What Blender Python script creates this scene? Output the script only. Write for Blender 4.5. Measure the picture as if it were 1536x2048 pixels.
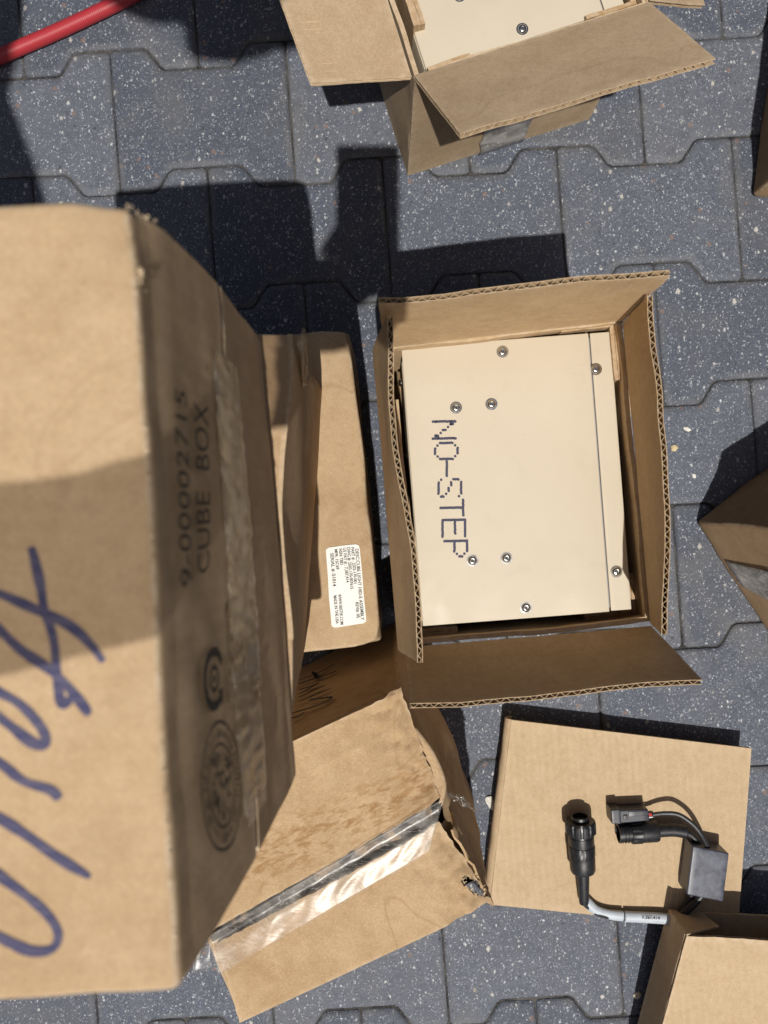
import bpy, bmesh, math, random
from mathutils import Vector, Matrix, noise

# ------------------------------------------------------------------ clear
for o in list(bpy.data.objects):
    bpy.data.objects.remove(o, do_unlink=True)
scene = bpy.context.scene
COL = scene.collection
R = math.radians
V3 = Vector

# ------------------------------------------------------------------ camera
H = 0.935            # lens height above the paving, looking straight down
F = 1660.0           # focal length in photo pixels (photo 1536 x 2048)
cam_d = bpy.data.cameras.new('camera')
cam_d.sensor_fit = 'VERTICAL'
cam_d.sensor_height = 36.0
cam_d.lens = 36.0 * F / 2048.0
cam_d.clip_start = 0.005
cam_d.clip_end = 500
cam_d.dof.use_dof = True
cam_d.dof.focus_distance = 0.80
cam_d.dof.aperture_fstop = 8.2
cam = bpy.data.objects.new('camera', cam_d)
cam.location = (0, 0, H)
COL.objects.link(cam)
scene.camera = cam

# ------------------------------------------------------------------ light
SUN_EL = R(67.5)
SUN_SIDE = 0.0     # sideways drift of the shadows per unit of their length
w = bpy.data.worlds.new('World')
scene.world = w
w.use_nodes = True
nt = w.node_tree
sky = nt.nodes.new('ShaderNodeTexSky')
sky.sky_type = 'NISHITA'
sky.sun_disc = False
sky.sun_elevation = SUN_EL
sky.sun_rotation = R(180) + math.atan(SUN_SIDE)
sky.dust_density = 4.0
sky.air_density = 0.9
sky.ozone_density = 0.6
bg = nt.nodes['Background']
bg.inputs['Strength'].default_value = 0.05
nt.links.new(sky.outputs[0], bg.inputs['Color'])
sun_d = bpy.data.lights.new('sun', 'SUN')
sun_d.energy = 5.0
sun_d.angle = R(0.53)
sun_d.color = (1.0, 0.955, 0.88)
sun = bpy.data.objects.new('sun', sun_d)
COL.objects.link(sun)
ldir = V3((SUN_SIDE, 1.0, -math.tan(SUN_EL) * math.hypot(1, SUN_SIDE))).normalized()
sun.rotation_euler = ldir.to_track_quat('-Z', 'Y').to_euler()
scene.view_settings.view_transform = 'Standard'
scene.view_settings.look = 'None'
scene.view_settings.exposure = -0.3
scene.view_settings.gamma = 1.0
scene.render.engine = 'CYCLES'
scene.cycles.max_bounces = 6
scene.cycles.diffuse_bounces = 3
scene.cycles.glossy_bounces = 3
scene.cycles.transparent_max_bounces = 10
scene.cycles.caustics_reflective = False
scene.cycles.caustics_refractive = False

# ------------------------------------------------------------------ helpers
def P(u, v, z):
    """world point at height z seen at photo pixel (u, v)"""
    d = (H - z) / F
    return V3(((u - 768) * d, (1024 - v) * d, z))

def hit(u, v, p0, n):
    """world point where the sight line of photo pixel (u, v) meets a plane"""
    o = V3((0, 0, H)); d = V3(((u - 768) / F, (1024 - v) / F, -1))
    return o + d * ((p0 - o).dot(n) / d.dot(n))

def rootloc(p):
    l = V3((0, 0, 0))
    while p is not None:
        l = l + p.location
        p = p.parent
    return l

def mk(name, verts, faces, mat, parent=None, smooth=False, wear=None, fmats=None, loc=None):
    me = bpy.data.meshes.new(name)
    base = rootloc(parent)
    if parent is None and loc is not None:
        base = V3(loc)
    me.from_pydata([tuple(V3(v) - base) for v in verts], [], faces)
    mats = mat if isinstance(mat, (list, tuple)) else [mat]
    for m in mats:
        me.materials.append(m)
    if fmats:
        me.polygons.foreach_set('material_index', fmats)
    if smooth:
        me.polygons.foreach_set('use_smooth', [True] * len(me.polygons))
    if wear is not None:
        a = me.attributes.new('wear', 'FLOAT', 'POINT')
        a.data.foreach_set('value', wear)
    me.validate()
    me.update()
    o = bpy.data.objects.new(name, me)
    COL.objects.link(o)
    if parent is not None:
        o.parent = parent
    elif loc is not None:
        o.location = loc
    return o

def fix_normals(o):
    bm = bmesh.new(); bm.from_mesh(o.data)
    bmesh.ops.recalc_face_normals(bm, faces=bm.faces)
    bm.to_mesh(o.data); bm.free()
    return o

def thing(name, loc, label, cat, group=None):
    o = bpy.data.objects.new(name, None)
    o.empty_display_size = 0.05
    o.location = loc
    COL.objects.link(o)
    return tag(o, label, cat, group)

def tag(o, label, cat, group=None):
    o['label'] = label
    o['category'] = cat
    if group:
        o['group'] = group
    return o

def lerp(a, b, t):
    return a + (b - a) * t

def bil(A, B, C, D, u, v):
    return lerp(lerp(A, B, u), lerp(D, C, u), v)

def nz(p, s, seed=0.0):
    return noise.noise(V3((p[0] * s + seed * 7.31, p[1] * s - seed * 3.17, p[2] * s + seed * 1.93)))

def nvec(p, s, seed=0.0):
    return noise.noise_vector(V3((p[0] * s + seed * 5.3, p[1] * s + seed * 2.1, p[2] * s - seed * 4.7)))

def grid_normals(g):
    nu, nv = len(g), len(g[0])
    N = []
    for i in range(nu):
        row = []
        for j in range(nv):
            a = g[min(i + 1, nu - 1)][j] - g[max(i - 1, 0)][j]
            b = g[i][min(j + 1, nv - 1)] - g[i][max(j - 1, 0)]
            n = a.cross(b)
            row.append(n.normalized() if n.length > 0 else V3((0, 0, 1)))
        N.append(row)
    return N

def sheet(g, t0, t1, N=None):
    """closed slab between offsets t0 and t1 of a grid of points"""
    nu, nv = len(g), len(g[0])
    N = N or grid_normals(g)
    Vt = []; Fc = []
    for i in range(nu):
        for j in range(nv):
            Vt.append(g[i][j] + N[i][j] * t1)
    for i in range(nu):
        for j in range(nv):
            Vt.append(g[i][j] + N[i][j] * t0)
    o = nu * nv
    ix = lambda i, j: i * nv + j
    for i in range(nu - 1):
        for j in range(nv - 1):
            Fc.append((ix(i, j), ix(i + 1, j), ix(i + 1, j + 1), ix(i, j + 1)))
            Fc.append((o + ix(i, j), o + ix(i, j + 1), o + ix(i + 1, j + 1), o + ix(i + 1, j)))
    for i in range(nu - 1):
        Fc.append((ix(i, 0), o + ix(i, 0), o + ix(i + 1, 0), ix(i + 1, 0)))
        Fc.append((ix(i, nv - 1), ix(i + 1, nv - 1), o + ix(i + 1, nv - 1), o + ix(i, nv - 1)))
    for j in range(nv - 1):
        Fc.append((ix(0, j), ix(0, j + 1), o + ix(0, j + 1), o + ix(0, j)))
        Fc.append((ix(nu - 1, j), o + ix(nu - 1, j), o + ix(nu - 1, j + 1), ix(nu - 1, j + 1)))
    return Vt, Fc

def join(parts):
    Vt = []; Fc = []
    for v, f in parts:
        o = len(Vt)
        Vt += list(v)
        Fc += [tuple(k + o for k in q) for q in f]
    return Vt, Fc

def border_wear(nu, nv, Lu, Lv, width=0.004, edges='lrtb'):
    out = []
    for i in range(nu):
        for j in range(nv):
            u = i / (nu - 1) * Lu; v = j / (nv - 1) * Lv
            d = 1e9
            if 'l' in edges: d = min(d, u)
            if 'r' in edges: d = min(d, Lu - u)
            if 't' in edges: d = min(d, Lv - v)
            if 'b' in edges: d = min(d, v)
            out.append(max(0.0, 1 - d / width))
    return out

def card_panel(name, parent, A, B, C, D, mat, mat_flute=None, thick=0.0042, nu=40, nv=14,
               amp=0.0012, seed=0.0, bow=None, flute=True, pitch=0.0078, wear_w=0.003, rag=0.0):
    """corrugated board: A-B hinge, D-C free edge; fluting runs from hinge to free edge"""
    Lu = (B - A).length; Lv = (D - A).length
    nrm = (B - A).cross(D - A).normalized()
    def S(u, v):
        p = bil(A, B, C, D, u, v)
        q = p * 1.0
        k = nz(q, 14, seed) * amp + nz(q, 40, seed + 3) * amp * 0.35
        p = p + nrm * k * (0.25 + 0.75 * v)
        if bow:
            p = p + bow(u, v, nrm)
        if rag:
            ed = (B - A).normalized()
            if u < 0.001 or u > 0.999:
                p = p + ed * nz(q, 160, seed) * rag
            if v > 0.999:
                p = p + (D - A).normalized() * nz(q, 130, seed + 1) * rag
        return p
    g = [[S(i / (nu - 1), j / (nv - 1)) for j in range(nv)] for i in range(nu)]
    N = grid_normals(g)
    h = thick / 2; lt = 0.00045
    wr = border_wear(nu, nv, Lu, Lv, wear_w)
    if not flute:
        Vt, Fc = sheet(g, -h, h, N)
        return mk(name, Vt, Fc, mat, parent, True, wr + wr) if False else _flat(mk(name, Vt, Fc, mat, parent, False, wr + wr))
    a = sheet(g, h - lt, h, N)
    b = sheet(g, -h, -h + lt, N)
    Vt, Fc = join([a, b])
    o = mk(name, Vt, Fc, mat, parent, False, wr * 4)
    _flat(o)
    # fluting: a wave between the liners, set back a hair from the cut edge
    nw = max(4, int(Lu / pitch)); seg = 10
    fg = []
    for i in range(nw * seg + 1):
        u = i / (nw * seg)
        row = []
        ph = i / seg * 2 * math.pi + 2.2 * nz(V3((u * 11, 0, 0)), 1, seed)
        sq = 1.0 - 0.75 * max(0, nz(V3((u * 7, 1, 0)), 1, seed + 2))
        s = math.sin(ph) * (h - lt * 1.2) * sq
        for j in range(nv):
            v = min(j / (nv - 1), 1 - 0.0004 / Lv)
            row.append((u, v, s))
        fg.append(row)
    pts = []
    for row in fg:
        r_ = []
        for (u, v, s) in row:
            x = u * (nu - 1); y = v * (nv - 1)
            i0 = min(int(x), nu - 2); j0 = min(int(y), nv - 2)
            fx = x - i0; fy = y - j0
            p = lerp(lerp(g[i0][j0], g[i0 + 1][j0], fx), lerp(g[i0][j0 + 1], g[i0 + 1][j0 + 1], fx), fy)
            n = lerp(lerp(N[i0][j0], N[i0 + 1][j0], fx), lerp(N[i0][j0 + 1], N[i0 + 1][j0 + 1], fx), fy)
            r_.append(p + n * s)
        pts.append(r_)
    # thin the rows: only the first, middle and last along v are needed
    keep = [0, nv // 2, nv - 1]
    pts = [[r_[k] for k in keep] for r_ in pts]
    fv, ff = sheet(pts, -0.00018, 0.00018)
    _flat(mk('fluting', fv, ff, mat_flute or mat, o, False))
    return o

def _flat(o):
    """smooth shading with hard creases kept by angle"""
    bm = bmesh.new(); bm.from_mesh(o.data)
    for e in bm.edges:
        if len(e.link_faces) == 2 and e.calc_face_angle(0) > 0.7:
            e.smooth = False
    for f in bm.faces:
        f.smooth = True
    bm.to_mesh(o.data); bm.free()
    return o

def rbox(name, parent, bot, top, mat, r=0.003, n=16, amp=0.0012, seed=0.0, dents=(), loc=None, rw=1.0, zmin=None):
    """rounded box through eight corners (bot/top in order), with uneven faces and dents"""
    L = [((bot[1] - bot[0]).length + (top[1] - top[0]).length) / 2,
         ((bot[3] - bot[0]).length + (top[3] - top[0]).length) / 2,
         sum((top[k] - bot[k]).length for k in range(4)) / 4]
    axs = []
    for l in L:
        rr = min(r, l * 0.3)
        inner = [rr + (l - 2 * rr) * k / n for k in range(n + 1)]
        axs.append([0, rr * 0.3, rr * 0.62] + inner + [l - rr * 0.62, l - rr * 0.3, l])
    m = len(axs[0]) - 1
    idx = {}; Vt = []; W = []; Fc = []
    def vid(i, j, k):
        key = (i, j, k)
        if key in idx:
            return idx[key]
        q = [axs[0][i], axs[1][j], axs[2][k]]
        inn = [min(max(q[a], min(r, L[a] * .3)), L[a] - min(r, L[a] * .3)) for a in range(3)]
        d = V3([q[a] - inn[a] for a in range(3)])
        cnt = sum(1 for a in range(3) if abs(d[a]) > r * 0.4)
        if d.length > 0:
            d = d.normalized() * min(r, min(L) * .3)
        pos = [inn[a] + d[a] for a in range(3)]
        x, y, z = pos[0] / L[0], pos[1] / L[1], pos[2] / L[2]
        pb = bil(bot[0], bot[1], bot[2], bot[3], x, y)
        pt = bil(top[0], top[1], top[2], top[3], x, y)
        p = lerp(pb, pt, z)
        base = p.copy()
        p = p + nvec(base, 11, seed) * amp + nvec(base, 45, seed + 1) * amp * 0.3
        for (c, rad, vec) in dents:
            t = (base - c).length / rad
            if t < 1:
                p = p + vec * (1 - t * t) ** 2
        if zmin is not None:
            p.z = max(p.z, zmin)
        idx[key] = len(Vt)
        Vt.append(p); W.append(1.0 * rw if cnt >= 2 else 0.0)
        return idx[key]
    for a in range(m):
        for b in range(m):
            Fc.append((vid(a, b, 0), vid(a, b + 1, 0), vid(a + 1, b + 1, 0), vid(a + 1, b, 0)))
            Fc.append((vid(a, b, m), vid(a + 1, b, m), vid(a + 1, b + 1, m), vid(a, b + 1, m)))
            Fc.append((vid(a, 0, b), vid(a + 1, 0, b), vid(a + 1, 0, b + 1), vid(a, 0, b + 1)))
            Fc.append((vid(a, m, b), vid(a, m, b + 1), vid(a + 1, m, b + 1), vid(a + 1, m, b)))
            Fc.append((vid(0, a, b), vid(0, a, b + 1), vid(0, a + 1, b + 1), vid(0, a + 1, b)))
            Fc.append((vid(m, a, b), vid(m, a + 1, b), vid(m, a + 1, b + 1), vid(m, a, b + 1)))
    o = mk(name, Vt, Fc, mat, parent, True, W, loc=loc)
    return fix_normals(o)

def on_skin(base, amp, seed, dents=()):
    """where a point of an rbox's true face ends up on its uneven skin"""
    p = base + nvec(base, 11, seed) * amp + nvec(base, 45, seed + 1) * amp * 0.3
    for (c, rad, vec) in dents:
        t = (base - c).length / rad
        if t < 1:
            p = p + vec * (1 - t * t) ** 2
    return p

def catmull(pts, sub=8):
    out = []
    n = len(pts)
    for i in range(n - 1):
        p0 = pts[max(i - 1, 0)]; p1 = pts[i]; p2 = pts[i + 1]; p3 = pts[min(i + 2, n - 1)]
        for k in range(sub):
            t = k / sub
            out.append(0.5 * ((2 * p1) + (p2 - p0) * t + (2 * p0 - 5 * p1 + 4 * p2 - p3) * t * t + (3 * p1 - p0 - 3 * p2 + p3) * t ** 3))
    out.append(pts[-1].copy())
    return out

def tube(pts, rad, seg=14, flat=1.0, up=V3((0, 0, 1)), caps=True):
    Vt = []; Fc = []
    n = len(pts)
    for i, p in enumerate(pts):
        t = (pts[min(i + 1, n - 1)] - pts[max(i - 1, 0)]).normalized()
        a = t.cross(up)
        a = a.normalized() if a.length > 1e-4 else V3((1, 0, 0))
        b = a.cross(t).normalized()
        r_ = rad(i / (n - 1)) if callable(rad) else rad
        for k in range(seg):
            th = 2 * math.pi * k / seg
            Vt.append(p + a * math.cos(th) * r_ + b * math.sin(th) * r_ * flat)
    for i in range(n - 1):
        for k in range(seg):
            k2 = (k + 1) % seg
            Fc.append((i * seg + k, i * seg + k2, (i + 1) * seg + k2, (i + 1) * seg + k))
    if caps:
        Fc.append(tuple(range(seg - 1, -1, -1)))
        Fc.append(tuple((n - 1) * seg + k for k in range(seg)))
    return Vt, Fc

def lathe(o, axis, prof, seg=40, mod=None):
    axis = axis.normalized()
    a = axis.cross(V3((0, 0, 1)))
    if a.length < 1e-3:
        a = axis.cross(V3((0, 1, 0)))
    a.normalize(); b = axis.cross(a).normalized()
    Vt = []; Fc = []
    for (s, r_) in prof:
        for k in range(seg):
            th = 2 * math.pi * k / seg
            rr = r_ * (mod(s, th) if mod else 1)
            Vt.append(o + axis * s + (a * math.cos(th) + b * math.sin(th)) * rr)
    for i in range(len(prof) - 1):
        for k in range(seg):
            k2 = (k + 1) % seg
            Fc.append((i * seg + k, (i + 1) * seg + k, (i + 1) * seg + k2, i * seg + k2))
    if prof[0][1] > 1e-5:
        Fc.append(tuple(range(seg)))
    if prof[-1][1] > 1e-5:
        Fc.append(tuple((len(prof) - 1) * seg + k for k in range(seg - 1, -1, -1)))
    return Vt, Fc

def ribbon(pts, width, n, off=0.0003, seed=0.0):
    """flat ink stroke with round ends lying on a surface of normal n"""
    pts = catmull(pts, 6)
    Vt = []; Fc = []
    m = len(pts)
    for i, p in enumerate(pts):
        t = (pts[min(i + 1, m - 1)] - pts[max(i - 1, 0)]).normalized()
        s = n.cross(t).normalized()
        ww = width * (0.5 + 0.16 * nz(p, 90, seed) + 0.06 * nz(p, 400, seed))
        if i in (0, m - 1):
            ww *= 0.45
        elif i in (1, m - 2):
            ww *= 0.85
        Vt += [p + s * ww + n * off, p - s * ww + n * off]
    for i in range(m - 1):
        Fc.append((2 * i, 2 * i + 1, 2 * i + 3, 2 * i + 2))
    return Vt, Fc

def text_geo(body, p0, ex, ey, n, length=None, height=None, off=0.0003, bold=0.0, space=1.0):
    """lettering as flat geometry: starts at p0, runs along ex, letter tops toward ey"""
    cu = bpy.data.curves.new('t', 'FONT')
    cu.body = body
    cu.size = 1.0
    cu.offset = bold
    cu.space_character = space
    cu.resolution_u = 3
    ob = bpy.data.objects.new('t', cu)
    COL.objects.link(ob)
    dg = bpy.context.evaluated_depsgraph_get()
    me = bpy.data.meshes.new_from_object(ob.evaluated_get(dg))
    xs = [v.co.x for v in me.vertices]; ys = [v.co.y for v in me.vertices]
    x0, x1 = min(xs), max(xs); y1 = 0.70
    sx = length / (x1 - x0) if length else height / y1
    sy = height / y1 if height else sx
    Vt = [p0 + ex * ((v.co.x - x0) * sx) + ey * (v.co.y * sy) + n * off for v in me.vertices]
    Fc = [tuple(p.vertices) for p in me.polygons]
    bpy.data.objects.remove(ob, do_unlink=True)
    bpy.data.curves.remove(cu)
    bpy.data.meshes.remove(me)
    return Vt, Fc

# ------------------------------------------------------------------ materials
class NT:
    def __init__(s, name):
        s.m = bpy.data.materials.new(name)
        s.m.use_nodes = True
        s.t = s.m.node_tree
        s.b = s.t.nodes['Principled BSDF']
        s.out = s.t.nodes['Material Output']
    def n(s, typ, **kw):
        x = s.t.nodes.new(typ)
        for k, v in kw.items():
            setattr(x, k, v)
        return x
    def l(s, a, b):
        s.t.links.new(a, b)
    def val(s, sock, v):
        if hasattr(v, 'is_output') or isinstance(v, bpy.types.NodeSocket):
            s.l(v, sock)
        else:
            sock.default_value = v
    def math(s, op, a, b=0.0, c=None, clamp=False):
        x = s.n('ShaderNodeMath', operation=op, use_clamp=clamp)
        s.val(x.inputs[0], a); s.val(x.inputs[1], b)
        if c is not None:
            s.val(x.inputs[2], c)
        return x.outputs[0]
    def mix(s, f, a, b, mode='MIX'):
        x = s.n('ShaderNodeMix', data_type='RGBA', blend_type=mode)
        s.val(x.inputs[0], f)
        s.val(x.inputs[6], a if not isinstance(a, tuple) else (*a, 1)[:4])
        s.val(x.inputs[7], b if not isinstance(b, tuple) else (*b, 1)[:4])
        return x.outputs[2]
    def ramp(s, f, a, b, lo=0.0, hi=1.0):
        x = s.n('ShaderNodeMapRange', clamp=True)
        s.val(x.inputs[0], f)
        x.inputs[1].default_value = a; x.inputs[2].default_value = b
        x.inputs[3].default_value = lo; x.inputs[4].default_value = hi
        return x.outputs[0]
    def noise(s, vec, scale, detail=3, rough=0.55, dist=0.0):
        x = s.n('ShaderNodeTexNoise')
        s.l(vec, x.inputs['Vector'])
        x.inputs['Scale'].default_value = scale
        x.inputs['Detail'].default_value = detail
        x.inputs['Roughness'].default_value = rough
        x.inputs['Distortion'].default_value = dist
        return x.outputs['Fac']
    def vor(s, vec, scale, rnd=1.0):
        x = s.n('ShaderNodeTexVoronoi')
        s.l(vec, x.inputs['Vector'])
        x.inputs['Scale'].default_value = scale
        x.inputs['Randomness'].default_value = rnd
        return x
    def mapping(s, vec, loc=(0, 0, 0), rot=(0, 0, 0), scale=(1, 1, 1)):
        x = s.n('ShaderNodeMapping')
        s.l(vec, x.inputs[0])
        x.inputs[1].default_value = loc; x.inputs[2].default_value = rot; x.inputs[3].default_value = scale
        return x.outputs[0]
    def bump(s, h, strength=0.3, dist=0.001):
        x = s.n('ShaderNodeBump')
        s.l(h, x.inputs['Height'])
        x.inputs['Strength'].default_value = strength
        x.inputs['Distance'].default_value = dist
        s.l(x.outputs[0], s.b.inputs['Normal'])
        return x

def plain(name, col, rough=0.5, metal=0.0, spec=0.5, nscale=None, namt=0.15, bump=0.0):
    m = NT(name)
    m.b.inputs['Roughness'].default_value = rough
    m.b.inputs['Metallic'].default_value = metal
    m.b.inputs['Specular IOR Level'].default_value = spec
    if nscale:
        tc = m.n('ShaderNodeTexCoord')
        f = m.noise(tc.outputs['Object'], nscale, 4)
        c = m.mix(m.ramp(f, .3, .7), tuple(x * (1 - namt) for x in col), tuple(min(1, x * (1 + namt)) for x in col))
        m.l(c, m.b.inputs['Base Color'])
        m.l(m.ramp(f, .3, .7, rough * .85, min(1, rough * 1.15)), m.b.inputs['Roughness'])
        if bump:
            m.bump(f, bump, 0.001)
    else:
        m.b.inputs['Base Color'].default_value = (*col, 1)
    return m.m

def card(name, col=(0.45, 0.315, 0.185), stain=0.35, flute_rot=None, flute_amt=0.06, seed=0.0,
         wearcol=(0.60, 0.48, 0.34), weara=0.6, fibre=0.14, scuff=None, lines=None, rough=0.9):
    m = NT(name)
    tc = m.n('ShaderNodeTexCoord')
    v = m.mapping(tc.outputs['Object'], loc=(seed * 1.7, seed * 2.3, seed * .9))
    big = m.noise(v, 9, 3, 0.6, 0.6)
    mid = m.noise(v, 48, 2, 0.6)
    fine = m.noise(v, 520, 1, 0.7)
    fib = m.noise(m.mapping(v, rot=(0.3, 0.2, 0.5), scale=(500, 2600, 1500)), 1.0, 0, 0.6)
    dk = tuple(x * k for x, k in zip(col, (0.66, 0.60, 0.52)))
    lt = tuple(min(1, x * k) for x, k in zip(col, (1.10, 1.12, 1.16)))
    c = m.mix(m.ramp(big, .38, .72), col, dk)
    c = m.mix(stain, col, c)
    c = m.mix(m.ramp(mid, .35, .7, 0, .7), c, lt)
    blot = m.noise(v, 150, 2, 0.6)
    c = m.mix(m.ramp(blot, .45, .75, 0, .30), c, dk)
    c = m.mix(m.math('MULTIPLY', m.ramp(fine, .35, .75), fibre * 2), c, dk)
    c = m.mix(m.math('MULTIPLY', m.ramp(fib, .58, .8), fibre * 2.2), c, tuple(min(1, x * 1.35) for x in lt))
    # tide-marks: thin darker rims of dried damp
    tide = m.noise(v, 6.5, 2, 0.5, 1.2)
    rim = m.math('SUBTRACT', 1.0, m.ramp(m.math('ABSOLUTE', m.math('SUBTRACT', tide, 0.56)), 0.0, 0.012))
    c = m.mix(m.math('MULTIPLY', rim, stain * .55), c, dk)
    h = fine
    if flute_rot is not None:
        mv = m.mapping(tc.outputs['Object'], rot=flute_rot)
        sx = m.n('ShaderNodeSeparateXYZ'); m.l(mv, sx.inputs[0])
        ph = m.math('MULTIPLY', sx.outputs[0], 2 * math.pi / 0.0078)
        wv = m.math('SINE', ph)
        brk = m.ramp(m.noise(v, 22, 3), .35, .65, .25, 1)
        wv = m.math('MULTIPLY', wv, brk)
        c = m.mix(m.ramp(wv, -1, 1, 0, flute_amt), c, dk)  # shadow lines of the fluting, painted as darker bands
        h = m.math('ADD', h, m.math('MULTIPLY', m.math('SINE', ph), 0.5 if flute_amt > .1 else 0.12))
    if scuff:
        # scraped band along a line: (p0, direction angle, length, half width)
        (p0, ang, ln, hw) = scuff
        mv = m.mapping(tc.outputs['Object'], loc=tuple(-x for x in p0))
        mv = m.mapping(mv, rot=(0, 0, -ang))
        sx = m.n('ShaderNodeSeparateXYZ'); m.l(mv, sx.inputs[0])
        band = m.math('MULTIPLY', m.ramp(m.math('ABSOLUTE', sx.outputs[1]), hw * .3, hw, 1, 0), m.ramp(m.math('ABSOLUTE', sx.outputs[0]), ln * .6, ln, 1, 0))
        sc = m.noise(m.mapping(mv, scale=(60, 170, 60)), 1.0, 6, 0.72, 0.4)
        sel = m.math('MULTIPLY', band, m.ramp(sc, .47, .60))
        c = m.mix(m.math('MULTIPLY', sel, .9), c, (col[0] * .62, col[1] * .50, col[2] * .36))
    at = m.n('ShaderNodeAttribute', attribute_name='wear')
    wv_ = m.math('MULTIPLY', at.outputs['Fac'], m.ramp(m.noise(v, 130, 2, .7), .36, .62))
    c = m.mix(m.math('MULTIPLY', wv_, weara), c, wearcol)
    m.l(c, m.b.inputs['Base Color'])
    m.b.inputs['Roughness'].default_value = rough
    m.b.inputs['Specular IOR Level'].default_value = 0.25
    m.bump(h, 0.22, 0.0006)
    return m.m

def tape_mat(name, tint=(0.97, 0.96, 0.95), haze=0.085, gl=.22, rough=0.26, wr=1.0):
    m = NT(name)
    m.t.nodes.remove(m.b)
    tc = m.n('ShaderNodeTexCoord')
    tr = m.n('ShaderNodeBsdfTransparent'); tr.inputs[0].default_value = (*tint, 1)
    g = m.n('ShaderNodeBsdfGlossy'); g.inputs[0].default_value = (.95, .95, .95, 1); g.inputs['Roughness'].default_value = rough
    d = m.n('ShaderNodeBsdfDiffuse'); d.inputs[0].default_value = (.70, .67, .62, 1)
    f = m.noise(tc.outputs['Object'], 20, 3, .5, 1.8)
    crk = m.noise(m.mapping(tc.outputs['Object'], scale=(40, 110, 60), rot=(0, 0, .45)), 1.0, 3, .5, 1.6)
    line = m.ramp(m.math('ABSOLUTE', m.math('SUBTRACT', crk, .5)), 0, .018, 1, 0)
    hz = m.math('ADD', m.ramp(f, .42, .72, haze * .3, haze * 2.0), m.math('MULTIPLY', line, haze * 2.2))
    bp = m.n('ShaderNodeBump'); bp.inputs['Strength'].default_value = .07 * wr; bp.inputs['Distance'].default_value = .004
    m.l(m.math('ADD', f, m.math('MULTIPLY', crk, .35)), bp.inputs['Height'])
    m.l(bp.outputs[0], g.inputs['Normal'])
    fr = m.n('ShaderNodeFresnel'); fr.inputs[0].default_value = 1.48
    m.l(bp.outputs[0], fr.inputs['Normal'])
    a = m.n('ShaderNodeMixShader'); m.l(hz, a.inputs[0]); m.l(tr.outputs[0], a.inputs[1]); m.l(d.outputs[0], a.inputs[2])
    b = m.n('ShaderNodeMixShader'); m.l(m.math('MULTIPLY', fr.outputs[0], gl, clamp=True), b.inputs[0]); m.l(a.outputs[0], b.inputs[1]); m.l(g.outputs[0], b.inputs[2])
    m.l(b.outputs[0], m.out.inputs[0])
    return m.m

def paver_mat():
    m = NT('dark_concrete_paver')
    geo = m.n('ShaderNodeNewGeometry')
    pos = geo.outputs['Position']
    oi = m.n('ShaderNodeObjectInfo')
    base = m.mix(m.ramp(m.noise(pos, 16, 3, .6), .3, .7), (.050, .061, .090), (.090, .105, .142))
    base = m.mix(m.ramp(m.noise(pos, 420, 1, .7), .3, .75), base, (.130, .147, .190))
    base = m.mix(m.ramp(m.noise(pos, 900, 0, .7), .50, .68, 0, .75), base, (.030, .036, .050))
    base = m.mix(m.ramp(oi.outputs['Random'], 0, .6, .62, 0), base, (.055, .063, .085))
    base = m.mix(m.ramp(oi.outputs['Random'], .6, 1, 0, .50), base, (.145, .152, .172))
    base = m.mix(m.ramp(m.noise(pos, 60, 2, .6), .5, .75, 0, .5), base, (.055, .065, .092))
    nw = m.n('ShaderNodeTexNoise'); m.l(pos, nw.inputs['Vector']); nw.inputs['Scale'].default_value = 520; nw.inputs['Detail'].default_value = 2
    sc = m.n('ShaderNodeVectorMath', operation='SCALE'); m.l(nw.outputs['Color'], sc.inputs[0]); sc.inputs['Scale'].default_value = .0042
    warp = m.n('ShaderNodeVectorMath', operation='ADD'); m.l(pos, warp.inputs[0]); m.l(sc.outputs[0], warp.inputs[1])
    wp = warp.outputs[0]
    for scale, thr, rad, cols, amt in ((600, .58, .48, ((.60, .63, .68), (.22, .24, .29)), .78),
                                       (300, .88, .42, ((.70, .70, .70), (.34, .35, .37)), .85),
                                       (135, .965, .34, ((.62, .60, .56), (.38, .33, .26)), .85),
                                       (210, .91, .36, ((.026, .029, .038), (.060, .057, .060)), .8)):
        v = m.vor(m.mapping(wp, loc=(scale * .013, scale * .007, 0), rot=(0, 0, scale * .01), scale=(1, .72, 1)), scale)
        s = m.n('ShaderNodeSeparateColor'); m.l(v.outputs['Color'], s.inputs[0])
        rr = m.math('MULTIPLY', m.ramp(s.outputs[1], 0, 1, .35, 1), rad)
        inside = m.math('MULTIPLY', m.math('GREATER_THAN', s.outputs[0], thr), m.ramp(m.math('SUBTRACT', v.outputs['Distance'], rr), -.12, .06, 1, 0))
        stone = m.mix(s.outputs[2], *cols)
        base = m.mix(m.math('MULTIPLY', inside, amt), base, stone)
    # a few reddish stones and dirt films
    v = m.vor(wp, 95); s = m.n('ShaderNodeSeparateColor'); m.l(v.outputs['Color'], s.inputs[0])
    ins = m.math('MULTIPLY', m.math('GREATER_THAN', s.outputs[0], .965), m.ramp(v.outputs['Distance'], .22, .3, 1, 0))
    base = m.mix(m.math('MULTIPLY', ins, .6), base, (.24, .15, .11))
    base = m.mix(m.ramp(m.noise(pos, 7, 4, .65, .8), .52, .74, 0, .42), base, (.165, .158, .148))
    at = m.n('ShaderNodeAttribute', attribute_name='wear')
    dust = m.math('MULTIPLY', at.outputs['Fac'], m.ramp(m.noise(pos, 28, 1), .35, .7, .05, .55))
    base = m.mix(dust, base, (.150, .150, .155))
    m.l(base, m.b.inputs['Base Color'])
    m.b.inputs['Roughness'].default_value = .7
    m.b.inputs['Specular IOR Level'].default_value = .4
    m.bump(m.noise(pos, 420, 2, .75), .6, .0010)
    return m.m

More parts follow.
